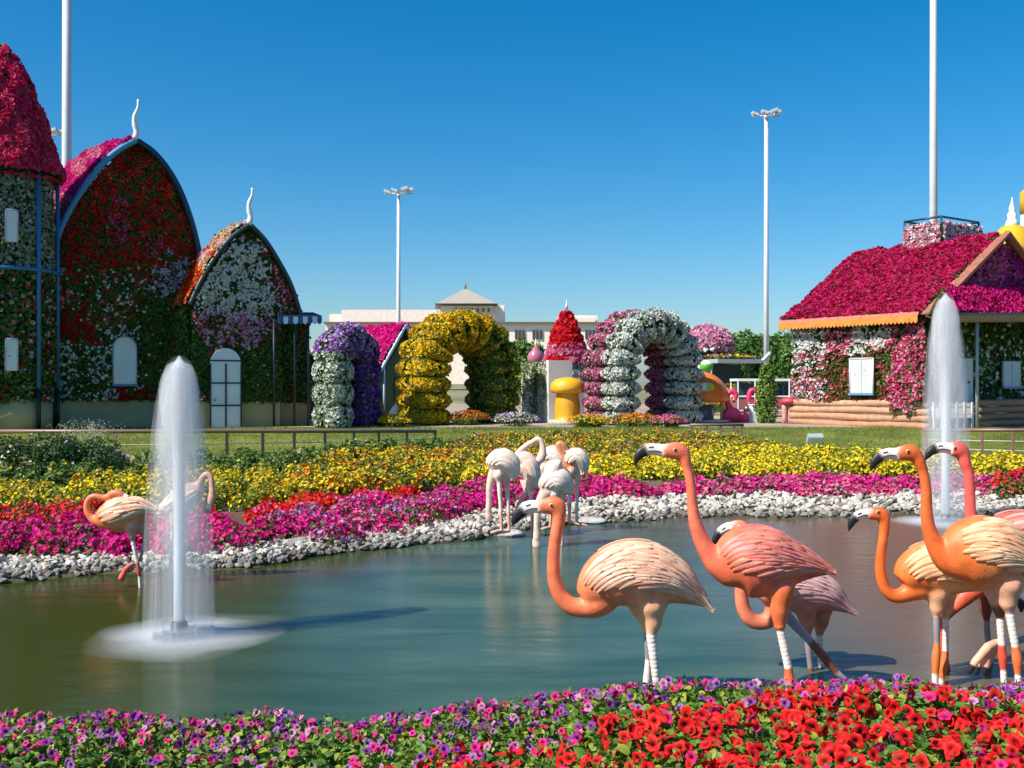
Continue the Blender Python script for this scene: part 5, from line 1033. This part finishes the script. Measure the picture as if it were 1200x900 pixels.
flamingo('dusky pink flamingo statue half hidden behind the striding coral one, neck looped low', 7.85,
    [(1003, 721, 1.5), (988, 711, 8), (968, 698, 20), (943, 690, 28), (918, 688, 30), (900, 693, 24), (890, 702, 14)],
    [(912, 712, 16), (900, 727, 10), (884, 728.5, 9.2), (874, 719, 9), (869, 702, 8.3), (869, 672, 7.8), (871.5, 645, 7.6), (871, 628, 8.5)],
    [(880, 623, 3.5), (873, 620, 8.5), (865, 618, 9.3), (857, 620, 7.5)],
    [(861, 618, 7.6), (852, 619.5, 7), (844, 625, 6.4), (838.5, 632.5, 4.6), (835, 641, 1.1)],
    [[(943, 706, 17, 'th', 0), (946, 728, 10, 'th', 0), (946, 744, 4.5, 'gr', 0), (950, 783, 3.6, 'dk', 0), (951.5, 803, 5, 'dk', 0), (952, 835, 4, 'dk', 0)],
     [(963, 706, 16, 'th', .12), (962, 728, 10, 'th', .12), (960, 744, 4.5, 'ring', .12), (962, 783, 3.6, 'jo', .12), (963, 803, 5, 'jo', .12), (964, 835, 4, 'jo', .12)]],
    pC, eye=(866, 617), group=GN, feathers=.9)
pD = pal((.70, .15, .03), (.74, .19, .04), (.74, .42, .20), (.64, .19, .04), (.82, .56, .30), th=(.66, .40, .24), jo=(.64, .18, .05), gr=(.24, .25, .27))
flamingo('smaller orange flamingo statue with golden-cream wings at the left of the three-bird cluster', 7.45,
    [(1172, 692, 2), (1152, 683, 12), (1130, 673, 25), (1107, 667, 32), (1085, 667, 32), (1069, 674, 26), (1059, 684, 16)],
    [(1080, 689, 19), (1067, 693, 12), (1056, 698, 9.5), (1046, 698, 8), (1037, 689, 7.3), (1032, 672, 6.8), (1032, 652, 6.4), (1035, 632, 6.2), (1037, 616, 6.8), (1036, 606, 7.6)],
    [(1042, 608, 3), (1037, 604, 7.5), (1030, 602, 8.8), (1022, 602.5, 7), (1017, 603, 6)],
    [(1021, 602, 6.5), (1013, 602, 6), (1006, 604.5, 6), (1000, 609, 5.4), (997, 615, 3.8), (994.5, 622.5, 1)],
    [[(1098, 692, 15, 'th', -.04), (1098, 712, 9, 'th', -.04), (1097.5, 724, 4, 'gr', -.04), (1098, 754, 3.6, 'jo', -.04), (1097, 770, 5.2, 'jo', -.04), (1096, 790, 4, 'wh', -.04), (1096, 840, 3.6, 'wh', -.04)],
     [(1108, 692, 14, 'th', .07), (1109, 712, 9, 'th', .07), (1108.5, 724, 4.2, 'ring', .07), (1108, 763, 4, 'jo', .07), (1106, 780, 5.4, 'jo', .07), (1103, 795, 4, 'ring', .07), (1101, 840, 3.6, 'wh', .07)]],
    pD, eye=(1029, 600), group=GN)
pE = pal((.70, .145, .03), (.74, .18, .04), (.74, .33, .15), (.66, .17, .035), (.82, .51, .28), th=(.70, .40, .27), jo=(.72, .18, .05), tail=(.55, .24, .14))
flamingo('tall orange flamingo statue with cream-tipped wings in front of the three-bird cluster', 6.9,
    [(1268, 674, 2), (1246, 672, 8), (1219, 667, 20), (1187, 656, 34), (1159, 648, 44), (1134, 646, 41), (1117, 648, 30), (1107, 650, 19)],
    [(1132, 662, 28), (1112, 656, 17.5), (1098, 642, 12), (1090, 624, 9), (1086, 602, 7.6), (1085.5, 575, 6.7), (1082, 553, 6.4), (1077, 541, 8)],
    [(1081, 538, 3.5), (1074, 533, 9), (1065.5, 530.5, 10.6), (1057, 531, 9.2), (1050, 533, 8)],
    [(1054, 532, 8), (1043, 531.5, 7), (1033.5, 534, 6.8), (1026.5, 539.5, 6), (1022.5, 546, 4), (1020.3, 552.5, 1)],
    [[(1166, 682, 18, 'th', .06), (1170, 708, 10, 'dk', .06), (1172, 724, 4.8, 'ring', .06), (1174, 756, 4.4, 'jr', .06), (1175, 770, 5.4, 'jr', .06), (1176, 785, 4, 'ring', .06), (1178, 840, 3.8, 'wh', .06)],
     [(1180, 682, 20, 'th', -.06), (1181, 706, 11, 'th', -.06), (1183, 718, 5.4, 'ring', -.06), (1190, 758, 4.6, 'jo', -.06), (1192, 772, 6, 'jo', -.06), (1193, 790, 4, 'ring', -.06), (1195, 840, 3.8, 'wh', -.06)]],
    dict(pE, jr=(.62, .09, .05)), eye=(1064, 529), group=GN)
pF = pal((.74, .12, .10), (.74, .12, .085), (.72, .13, .10), (.62, .09, .07), (.76, .22, .18), th=(.64, .11, .05), dk=(.22, .05, .04), jo=(.62, .10, .06))
flamingo('coral-red flamingo statue standing behind the tall orange one, head before the far fountain', 8.0,
    [(1285, 690, 3), (1258, 668, 20), (1228, 652, 38), (1200, 644, 46), (1176, 645, 43), (1158, 651, 28), (1146, 655, 16)],
    [(1170, 662, 24), (1152, 650, 14), (1142, 630, 9.5), (1137.5, 605, 7.2), (1136.5, 575, 6.4), (1134.5, 553, 6.3), (1130, 540, 7.5)],
    [(1135, 536, 3.3), (1129, 530, 8.8), (1121, 526.5, 10), (1114, 526.5, 8)],
    [(1117, 526.5, 7.2), (1107, 524.5, 6.4), (1098, 525.5, 6), (1091, 529, 5.4), (1087, 534, 3.7), (1084.3, 540, 1)],
    [[(1152, 678, 18, 'th', -.1), (1132, 698, 10.5, 'th', -.1), (1112, 718, 6, 'th', -.1), (1103, 728, 5.5, 'jo', -.1), (1106, 765, 4.2, 'jo', -.1), (1108, 786, 6, 'jo', -.1), (1106, 815, 4.5, 'jo', -.1), (1106, 835, 4, 'jo', -.1)],
     [(1158, 685, 15, 'dk', .1), (1155, 712, 7.5, 'dk', .1), (1156, 728, 3.8, 'gr', .1), (1159, 765, 3.4, 'dk', .1), (1160, 780, 4.4, 'dk', .1), (1162, 835, 3.6, 'gr', .1)]],
    pF, eye=(1119, 525), group=GN)
pH = pal((.72, .30, .16), (.72, .36, .22), (.76, .52, .36), (.72, .40, .22), (.80, .66, .50), th=(.7, .45, .32))
hroot = flamingo('pale flamingo statue at the photo edge, only lowered bill and lifted webbed foot showing', 7.3,
    [(1352, 672, 2), (1330, 662, 12), (1304, 652, 28), (1278, 646, 38), (1252, 648, 36), (1238, 656, 22), (1230, 666, 12)],
    [(1246, 676, 18), (1236, 690, 12), (1224, 690, 9.5), (1217, 678, 9), (1216, 668, 9), (1222, 664, 8.6), (1225, 676, 9), (1222, 688, 9)],
    [(1226, 688, 4), (1222, 693, 9), (1215, 697, 10.5), (1208, 699, 8.5)], [(1212, 698, 8), (1205, 700, 7.6), (1200, 704, 7), (1197, 710, 5), (1197, 718, 1.2)],
    [[(1272, 676, 18, 'th', .06), (1274, 708, 10, 'th', .06), (1275, 724, 4.8, 'ring', .06), (1276, 840, 4, 'wh', .06)],
     [(1262, 680, 18, 'th', -.08), (1252, 708, 10, 'th', -.1), (1240, 728, 5.5, 'gr', -.14), (1208, 746, 4.2, 'gr', -.18), (1190, 752, 3.8, 'wh', -.2), (1176, 752, 4.4, 'pk', -.2), (1166, 753, 7, 'pk', -.2)],
     [(1170, 752, 4.5, 'pk', -.2), (1158, 758, 5.2, 'pk', -.24), (1144, 774, 4.6, 'pk', -.28), (1140, 780, 4.0, 'cl', -.28), (1137, 786, 3.2, 'cl', -.28), (1135.5, 791, 1.4, 'cl', -.28)],
     [(1170, 753, 4.5, 'pk', -.2), (1160, 762, 5.2, 'pk', -.2), (1149, 777, 4.8, 'pk', -.2), (1146, 781, 4.0, 'cl', -.2), (1144, 788, 3.2, 'cl', -.2), (1143, 793, 1.4, 'cl', -.2)],
     [(1170, 753, 4.5, 'pk', -.2), (1163, 764, 5.2, 'pk', -.14), (1157, 777, 4.8, 'pk', -.10), (1155.5, 782, 4.0, 'cl', -.10), (1154.5, 788, 3.2, 'cl', -.10), (1154.5, 793, 1.4, 'cl', -.10)]],
    pH, eye=(1214, 695), group=GN)
# coral pair by the left bank
pL = pal((.68, .20, .09), (.70, .21, .06), (.70, .30, .15), (.66, .22, .09), (.78, .52, .36), th=(.62, .34, .26), jo=(.55, .09, .06))
flamingo('coral flamingo statue by the left bank with its neck curled onto its back', 11.1,
    [(184, 599, 1.2), (176, 597, 5), (164, 597, 13), (150, 601, 19), (137, 604, 21), (125, 607, 17), (116, 611, 10)],
    [(122, 612, 9), (112, 610, 6), (105, 604, 4.6), (101.5, 594, 4.3), (104, 585, 4.1), (112, 581.5, 4.1), (122, 583.5, 4.0), (130, 581, 4)],
    [(124, 583, 2.5), (130, 579.5, 4.6), (138, 578.5, 5), (144, 580.5, 4)], [(141, 580, 3.8), (148, 582, 3.2), (153, 586, 2.4), (155, 590, .6)],
    [[(155, 614, 10, 'th', -.03), (155, 628, 5, 'th', -.03), (155.5, 634, 2.6, 'ring', -.03), (161, 660, 2.3, 'jo', -.03), (162.5, 670, 3, 'jo', -.03), (163.5, 676, 2, 'wh', -.03), (164.5, 694, 2, 'wh', -.03)],
     [(165, 612, 9, 'th', .08), (172, 634, 3.5, 'gr', .08), (160, 660, 2.2, 'gr', .03), (153, 662, 3, 'jo', 0), (147, 668, 3.6, 'jo', 0), (142, 678, 4, 'jo', -.02), (140, 681, 2, 'jo', -.02)]],
    pL, vox=.008, feathers=.8, group=None)
flamingo('pale flamingo statue half veiled by the near fountain, neck arched downward', 11.5,
    [(180, 600, 1.2), (190, 596, 7), (203, 590, 13), (216, 583, 16), (228, 576, 13), (236, 571, 8)],
    [(226, 575, 8), (234, 567, 5.4), (238, 559, 4.2), (242.5, 555.5, 4), (247, 559, 3.9), (248.5, 567, 3.8), (249, 577, 4)],
    [(247, 573, 2.5), (248.5, 579, 4.3), (247.5, 586, 4.6), (246, 591, 3.6)], [(246.5, 589, 3.5), (244.5, 595, 3), (241.5, 599, 2.3), (238, 601, .6)],
    [[(206, 598, 9, 'th', -.03), (204, 612, 5, 'th', -.03), (202, 622, 2.4, 'ring', -.03), (200, 660, 2.3, 'wh', -.03), (199, 690, 2, 'wh', -.03)],
     [(214, 597, 9, 'th', .08), (213, 614, 4.5, 'th', .08), (212, 624, 2.4, 'gr', .08), (216, 655, 2.3, 'jo', .08), (215, 690, 2, 'gr', .08)]],
    pal((.70, .36, .24), (.70, .40, .28), (.74, .50, .36), (.70, .42, .28), (.78, .64, .52), th=(.66, .42, .32)), vox=.008, feathers=.8)
# white group on the stones in the middle
GW = None; PIN = (.70, .40, .30); CREAM = (.80, .57, .46)
def pw(f=(.74, .48, .38)): return pal(lerp(CREAM, f, .4), lerp(CREAM, f, .6), (.86, .66, .55), lerp(CREAM, f, .3), (.88, .70, .60), th=(.78, .55, .45), jo=(.70, .36, .26), wh=(.80, .66, .56))
V9 = .009
flamingo('white flamingo statue with its neck stretched straight down to the stones', 14.5,
    [(600, 562, 3), (599, 551, 11), (594, 543, 15.5), (587, 540, 16.5), (580, 543, 14), (576, 549, 9)], [(580, 552, 8), (576, 561, 5.5), (573.5, 572, 4.3), (573, 586, 3.6), (572.5, 598, 3.6)],
    [(573, 595, 2.5), (572.5, 601, 4), (573, 606, 4.2), (574, 610, 3)], [(573.5, 608, 3.2), (575.5, 611, 2.6), (577.5, 612, .8)],
    [[(584, 556, 7, 'th', -.05), (585, 566, 3, 'wh', -.05), (587, 600, 2.2, 'jo', -.05), (588, 623, 2, 'wh', -.05)], [(593, 556, 7, 'th', .1), (594.5, 572, 2.6, 'wh', .1), (596, 600, 2.2, 'jo', .1), (597, 623, 2, 'wh', .1)]],
    pw(), vox=V9, feathers=.7, foot=[(588, 624, -.05, -1, (.5, .35, .3)), (597, 624, .1, -1, (.5, .35, .3))])
flamingo('white flamingo statue with its neck raised in a high arch and one leg lifted', 14.9,
    [(626, 573, 2), (624, 563, 9), (620, 549, 13.5), (615, 540, 13), (610, 541, 9)], [(612, 552, 9), (605.5, 549, 6), (604, 540, 4.6), (608, 530, 4), (616, 523, 3.6), (624, 518, 3.5), (630, 514.5, 3.6), (634.5, 518, 3.6), (636.5, 526, 3.8)],
    [(635.5, 522, 2.5), (636, 530, 4.8), (634, 537, 5.4), (632, 541, 4)], [(632.5, 539, 4), (630, 544, 3.2), (627.5, 548, 2.2), (627, 552, .6)],
    [[(621, 564, 6, 'th', -.03), (622, 576, 2.4, 'wh', -.03), (623.5, 605, 2.2, 'jo', -.03), (624, 632, 2, 'wh', -.03)], [(614, 562, 5, 'th', .05), (617, 578, 2.6, 'pk', .0), (613, 584, 2.6, 'pk', -.05), (607, 590, 3.2, 'pk', -.1), (604, 595, 1.5, 'pk', -.1)]],
    pw(), vox=V9, feathers=.7, foot=[(624, 632, -.03, -1, (.5, .35, .3))])
flamingo('cream flamingo statue standing behind the others of the white group, facing the arched neck', 15.3,
    [(662, 556, 2), (660, 549, 8), (655, 540, 13), (648, 535, 15), (642, 536, 12), (637, 541, 7)], [(644, 543, 8), (638, 547, 5), (635, 552, 4.2), (634.5, 557, 4)],
    [(637, 553, 2.5), (634.5, 557, 4), (631, 560, 4), (628.5, 562, 3)], [(630, 561, 3), (627.5, 564, 2.4), (626, 568, .6)],
    [[(648, 548, 7, 'th', -.03), (647, 566, 2.4, 'wh', -.03), (646, 590, 2.2, 'jo', -.03), (645, 620, 2, 'wh', -.03)], [(655, 548, 6, 'th', .06), (656, 570, 2.4, 'wh', .06), (655, 620, 2, 'wh', .06)]],
    pw((.74, .5, .38)), vox=V9, feathers=.7, foot=[(645, 620, -.03, -1, (.5, .35, .3))])
flamingo('white flamingo statue bending its neck down into the water, foremost of the white group', 13.85,
    [(664, 580, 2), (663, 572, 10), (657, 566, 16), (650, 563, 18), (642, 568, 14), (637, 575, 9)], [(644, 574, 11), (636, 583, 7), (631.5, 594, 5.2), (629.5, 608, 4.3), (629, 620, 4), (629, 630, 4.4)],
    [(629, 625, 3), (628.5, 633, 4.6), (629, 639, 5.2), (631, 643, 4)], [(630, 641, 4.2), (632, 645, 3.4), (635, 647, 1)],
    [[(649, 578, 8, 'th', -.02), (650, 592, 2.6, 'wh', -.02), (649, 640, 2.2, 'wh', -.02), (649, 650, 2, 'wh', -.02)], [(657, 577, 8, 'th', .1), (659, 594, 2.6, 'wh', .1), (658, 640, 2.2, 'wh', .1), (658, 648, 2, 'wh', .1)],
     [(646, 562, 12, 'back', .0), (650, 549, 12.5, 'back', 0), (655, 546, 9, 'back', 0), (657, 547, 2, 'back', 0)]],
    pw(), vox=V9, feathers=.7)
flamingo('pale flamingo statue with an orange breast and dark bill tip, rightmost of the white group', 15.2,
    [(682, 556, 2), (682, 547, 8), (679, 539, 12), (674, 536, 13), (669, 540, 11), (666, 546, 7)], [(670, 548, 8), (664, 545, 5), (660, 536, 4), (656, 527, 3.8), (654.5, 522, 3.8), (656.5, 519.5, 3.8)],
    [(654, 522, 2.5), (657, 520.5, 4.2), (660.5, 523, 4.4), (662, 527, 3.6)], [(661.5, 525, 3.6), (662.5, 531, 3.2), (664, 537, 2.4), (665.5, 541, .6)],
    [[(670, 550, 6, 'th', -.03), (668, 560, 2.4, 'wh', -.03), (667.5, 590, 2.2, 'jo', -.03), (667, 613, 2, 'wh', -.03)], [(677, 550, 6, 'th', .08), (676, 572, 2.4, 'wh', .08), (676, 615, 2, 'wh', .08)]],
    pal((.68, .28, .13), (.68, .24, .08), (.76, .60, .48), (.72, .48, .32), (.80, .70, .58), th=(.74, .55, .45), wh=(.74, .66, .58), jo=(.66, .36, .26)), vox=V9, feathers=.7, foot=[(667, 614, -.03, 1, (.6, .3, .22)), (676, 615, .08, 1, (.6, .3, .22))], blk=.3)
# magenta bird figures by the orange kiosk
for lab, ax, nk, hd, bl, lg in (
    ('bright pink bird figure with a teardrop body beside the orange kiosk', [(845, 492, 2), (850, 488, 7), (858, 486, 10), (864, 490, 8), (867, 494, 3)], [(858, 488, 8), (854, 476, 4), (852, 468, 3), (854, 461, 3), (858, 458.5, 3), (862, 461, 3)], [(859, 459, 2), (862, 461, 3.2), (862, 465, 3.2), (861, 468, 2.4)], [(861.5, 466, 2.4), (860.5, 470, 1.8), (859, 472, .5)], [[(856, 492, 4, 'th'), (856, 500, 2, 'th'), (856, 505, 2, 'th')]]),
    ('bright pink bird figure with a hooked neck beside the white pedestal', [(868, 496, 2), (872, 492, 6), (877, 490, 8), (881, 493, 6), (883, 497, 3)], [(878, 492, 7), (884, 482, 3.4), (887, 472, 3), (888, 463, 3), (885, 457.5, 3), (880, 458, 3), (878, 463, 3)], [(880, 460, 2), (878, 464, 3), (877.5, 468, 2.8), (877.5, 471, 2)], [(877.5, 469, 2), (878.5, 473, 1.6), (880, 475, .5)], [[(877, 495, 3.5, 'th'), (877, 500, 2, 'th'), (877, 505, 2, 'th')]])):
    flamingo(lab, 42.6, ax, nk, hd, bl, lg, pal((.78, .04, .16), (.78, .05, .18), (.78, .06, .2), (.7, .03, .12), (.8, .2, .3), th=(.78, .05, .16)), vox=.02, feathers=0, name='bird_figure')

# ------------------------------------------------------------------ fountains
def vol_mat(name, d):
    m, t, out = nodes(name); v = t.nodes.new('ShaderNodeVolumePrincipled'); v.inputs['Color'].default_value = (.97, .98, 1, 1); v.inputs['Density'].default_value = d; v.inputs['Anisotropy'].default_value = .0
    t.links.new(v.outputs[0], out.inputs['Volume']); return m
def streak_mat():
    m, t, out = nodes('falling_water'); d = t.nodes.new('ShaderNodeBsdfDiffuse'); d.inputs['Color'].default_value = (.84, .87, .90, 1); tl = t.nodes.new('ShaderNodeBsdfTranslucent'); tl.inputs['Color'].default_value = (.84, .87, .90, 1); m1 = t.nodes.new('ShaderNodeMixShader'); m1.inputs[0].default_value = .5
    tr = t.nodes.new('ShaderNodeBsdfTransparent'); mx = t.nodes.new('ShaderNodeMixShader'); tc = t.nodes.new('ShaderNodeTexCoord'); mp = t.nodes.new('ShaderNodeMapping'); mp.inputs['Scale'].default_value = (30, 30, .5)
    n = t.nodes.new('ShaderNodeTexNoise'); n.inputs['Scale'].default_value = 1; n.inputs['Detail'].default_value = 2; mr = t.nodes.new('ShaderNodeMapRange'); mr.inputs[1].default_value = .42; mr.inputs[2].default_value = .72; mr.inputs[3].default_value = .0; mr.inputs[4].default_value = .20
    lw_ = t.nodes.new('ShaderNodeLayerWeight'); lw_.inputs[0].default_value = .35; fm = t.nodes.new('ShaderNodeMath'); fm.operation = 'SUBTRACT'; fm.inputs[0].default_value = 1; mu_ = t.nodes.new('ShaderNodeMath'); mu_.operation = 'MULTIPLY'
    t.links.new(tc.outputs['Object'], mp.inputs[0]); t.links.new(mp.outputs[0], n.inputs['Vector']); t.links.new(n.outputs['Fac'], mr.inputs[0]); t.links.new(lw_.outputs['Facing'], fm.inputs[1]); t.links.new(mr.outputs[0], mu_.inputs[0]); t.links.new(fm.outputs[0], mu_.inputs[1])
    t.links.new(d.outputs[0], m1.inputs[1]); t.links.new(tl.outputs[0], m1.inputs[2]); t.links.new(mu_.outputs[0], mx.inputs[0]); t.links.new(tr.outputs[0], mx.inputs[1]); t.links.new(m1.outputs[0], mx.inputs[2]); t.links.new(mx.outputs[0], out.inputs[0]); return m
M_STREAK = streak_mat()
def fountain(label, px, pyb, pyt, plume, core, splash_r, noz, dv):
    Y = CH*1200/(pyb-450); sc = Y/1200; c = np.array([(px-600)*sc, Y, 0.]); r = thing('fountain', label, 'fountain', c); H = (pyb-pyt)*sc; zb = lambda y: (pyb-y)*sc
    a = Acc(); lathe(a, c, [(.11*noz, -.3), (.11*noz, .02), (.075*noz, .05), (.07*noz, .14*noz), (.055*noz, .15*noz)], 16, (.05, .055, .06)); a.build('nozzle', M_METAL, r)
    a = Acc(); lathe(a, c, [(core*.72*sc, .13*noz), (core*.72*sc, H*.4), (core*.62*sc, H*.65), (core*.4*sc, H*.82), (.01, H*.9)], 16, (.86, .90, .93)); a.build('jet_core', M_WALL, r)
    a = Acc(); lathe(a, c, [(core*sc, .13*noz), (core*sc, H*.3), (core*1.15*sc, H*.6), (core*1.5*sc, H*.85), (core*1.3*sc, H*.96), (.01, H)], 20); a.build('jet', vol_mat('jet_water', 26/(core*sc/.055)), r)
    pr = np.array([(rr*sc, zb(y)) for rr, y in plume])
    a = Acc(); lathe(a, c, pr, 40); a.build('spray', vol_mat('spray', dv), r)
    for f0, rr_, dm in ((.26, .84, 1.2), (.50, .88, 2.2), (.66, .95, 5.0)):      # the water is densest where the jet breaks, thinner as it falls apart
        zs = np.linspace(f0*H, H*.99, 16); rad = np.interp(zs, pr[:, 1], pr[:, 0])*rr_*np.clip((zs-f0*H)/(H*.22), 0, 1)**.5; rad[-1] = .005; rad[0] = .005
        a = Acc(); lathe(a, c, np.stack([rad, zs], 1), 32); a.build('spray', vol_mat('upper_spray', dv*dm), r)
    k = 48; th = np.linspace(0, 2*PI, k, endpoint=False)
    a = Acc()
    for f in (.93, .7, .45):
        n_ = len(pr); V = np.zeros((n_, k, 3))
        for i, (rr, z) in enumerate(pr): rr2 = rr*f*(1+.06*np.sin(th*7+f*9)+.04*np.sin(th*13)); V[i] = c+np.stack([rr2*np.cos(th), rr2*np.sin(th), z*.985+0*th], 1)
        a.add(V.reshape(-1, 3), np.array(ring_faces(n_, k)), (1, 1, 1), 0, True)
    a.build('falling_streaks', M_STREAK, r)
    a = Acc()
    for R_, h_ in ((1.15, .05), (1.07, .06), (1.0, .07), (.88, .08), (.76, .09), (.64, .10), (.52, .12), (.4, .14)): lathe(a, c+np.array([0, 0, .004+.001*R_]), [(splash_r*sc*R_, 0), (splash_r*sc*R_*.8, h_*.07), (splash_r*sc*R_*.6, h_*.25), (splash_r*sc*R_*.35, h_*.62), (.01, h_)], 56, wob=.55)
    a.build('splash', vol_mat('splash_foam', 8.0), r)
    a = Acc(); nd = 420; t = rng.random(nd)*2*PI; rd_ = splash_r*sc*np.sqrt(rng.random(nd))*.8; q = c+np.stack([rd_*np.cos(t), rd_*np.sin(t), .012+.08*rng.random(nd)*rng.random(nd)], 1)
    return r
fountain('near tall fountain jet in the left of the pond, wide misty plume and foamy foot', 210, 748, 417,
    [(42, 746), (41, 700), (40, 640), (37, 580), (33, 520), (28, 475), (21, 440), (13.5, 424), (6, 417)], 6.6, 112, 1.0, .62)
fountain('farther fountain jet in front of the log house corner', 1108, 613, 343,
    [(27, 612), (28, 560), (27, 500), (24.5, 450), (20.5, 400), (14.5, 364), (8.5, 349), (3, 343)], 5.2, 62, 1.0, .6)

# ------------------------------------------------------------------ foreground petunia beds
def near_top(x, y): return ground(x, y)
fr, bk_ = (thing('petunia_bed', 'bright red petunias with fresh green leaves nearest the viewer', 'flower bed', (0.6, 4.6, float(ground(.6, 4.6)))),
           thing('petunia_bed', 'purple and magenta petunias edging the near water', 'flower bed', (0, 5.6, float(ground(0, 5.6)))))
def split(x): return np.interp(x, [-3, -1.5, -.5, .3, 1.2, 3], [4.35, 4.42, 4.66, 4.86, 5.0, 5.02])   # red bed in front of this line
def foliage(root, n, ylo, yhi, front, yel):
    x = rng.uniform(-3.4, 3.4, n); y = rng.uniform(ylo, yhi, n); k = (y < split(x)) == front; x, y = x[k], y[k]; m = len(x)
    hm = .27*(.72+.5*hnoise(x*2.6, y*2.6, 12))*sstep(6.12, 5.75, y); z = ground(x, y)+hm*(1-.75*rng.random(m)**2.2)
    a = Acc(); scatter(a, TLB, np.stack([x, y, z], 1), (0, -.12, 1), .028+.036*rng.random(m), leafcol(m, yel)*np.array([1.75, 1.6, 1.3]), tilt=.75, mat=0)
    q = rng.random(m) < .06; zz = ground(x[q], y[q])+hm[q]*1.0
    for dz in (.02, .045): scatter(a, TLB, np.stack([x[q], y[q], zz+dz], 1), (0, 0, 1), .03*np.ones(q.sum()), leafcol(q.sum(), .7), tilt=1.1, mat=0)
    a.build('foliage', M_LEAF, root)
foliage(fr, 38000, 3.4, 5.5, True, .5); foliage(bk_, 32000, 4.4, 6.12, False, .5)
a = Acc(); st0 = []
def blooms(root, n, ylo, yhi, front, cols, alts, rlo, rhi, densf, keep=100):
    x = rng.uniform(-3.3, 3.3, n); y = rng.uniform(ylo, yhi, n); k = ((y < split(x)+(.25 if front else -.15)*rng.random(n)) == front) & (rng.random(n) < densf(x, y)); x, y = x[k], y[k]; m = len(x)
    hm = .27*(.72+.5*hnoise(x*2.6, y*2.6, 12))*sstep(6.2, 5.72, y); z = ground(x, y)+hm+.018+.03*rng.random(m); pts = np.stack([x, y, z], 1)
    r = rlo+(rhi-rlo)*rng.random(m); ci = rng.choice(len(cols), m, p=np.array([c[1] for c in cols])/sum(c[1] for c in cols)); vis = (np.abs(x/y) < .5) & ((CH-z)/y*1200 < 455)
    order = np.argsort(-(r/y*vis)); pick = order[:keep]; rest = np.setdiff1d(np.arange(m), pick); meshes = {}
    for j in pick:
        key = (int(ci[j]), int(rng.integers(0, 4)))
        if key not in meshes:
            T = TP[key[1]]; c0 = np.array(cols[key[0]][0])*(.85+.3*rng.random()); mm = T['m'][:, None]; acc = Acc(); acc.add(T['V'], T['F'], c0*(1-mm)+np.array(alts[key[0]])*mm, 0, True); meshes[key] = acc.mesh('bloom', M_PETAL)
        o = bpy.data.objects.new('bloom', meshes[key]); S.collection.objects.link(o); o.parent = root
        N = Vector(unit(np.array([-.15, -.5, .75])+rng.normal(size=3)*.55)); q = N.to_track_quat('Z', 'Y'); o.rotation_euler = (q.to_matrix().to_4x4()@__import__('mathutils').Matrix.Rotation(rng.random()*6.28, 4, 'Z')).to_euler()
        o.location = Vector(pts[j]-origin(root)); o.scale = (float(r[j]),)*3
    b = Acc()
    for i in range(len(cols)):
        for t in range(4):
            k = rest[(ci[rest] == i)]; k = k[(k % 4) == t]
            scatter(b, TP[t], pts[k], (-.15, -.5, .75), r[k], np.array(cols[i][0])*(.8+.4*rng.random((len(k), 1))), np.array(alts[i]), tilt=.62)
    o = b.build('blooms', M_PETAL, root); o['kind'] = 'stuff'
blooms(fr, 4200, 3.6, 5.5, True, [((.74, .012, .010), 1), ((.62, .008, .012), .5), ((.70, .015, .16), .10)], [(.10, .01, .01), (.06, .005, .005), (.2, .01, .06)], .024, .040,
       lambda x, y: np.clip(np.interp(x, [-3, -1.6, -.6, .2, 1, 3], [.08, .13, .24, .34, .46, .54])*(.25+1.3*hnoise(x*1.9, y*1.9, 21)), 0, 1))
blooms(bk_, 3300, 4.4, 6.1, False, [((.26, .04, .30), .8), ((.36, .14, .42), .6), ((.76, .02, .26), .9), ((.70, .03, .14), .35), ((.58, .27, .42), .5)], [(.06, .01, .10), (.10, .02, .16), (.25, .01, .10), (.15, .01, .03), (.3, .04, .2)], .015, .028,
       lambda x, y: np.clip(.25+.75*hnoise(x*1.8, y*1.8, 33), 0, 1)*np.interp(y, [4.5, 5.2, 5.6], [.5, .75, 1.0]))
q = np.array([-.98, 5.6]); c = np.array([q[0], q[1], float(ground(*q))+.1]); r = thing('leafy_shoot', 'light green round-leaved shoot sticking up from the purple petunias', 'plant', c); a = Acc(); b = Acc()
for k in range(7):
    d = np.array([rng.normal()*.06, rng.normal()*.05, .15+.07*rng.random()]); tube(a, [c, c+d*.6, c+d], [.005, .004, .003], 5, (.10, .18, .04)); scatter(b, TLB, c+d*np.array([[.8], [.92], [1.0], [1.02]]), (0, -.3, 1), .042, (.16, .32, .07), tilt=.6)
a.build('stem', M_LEAF, r); b.build('leaves', M_LEAF, r)
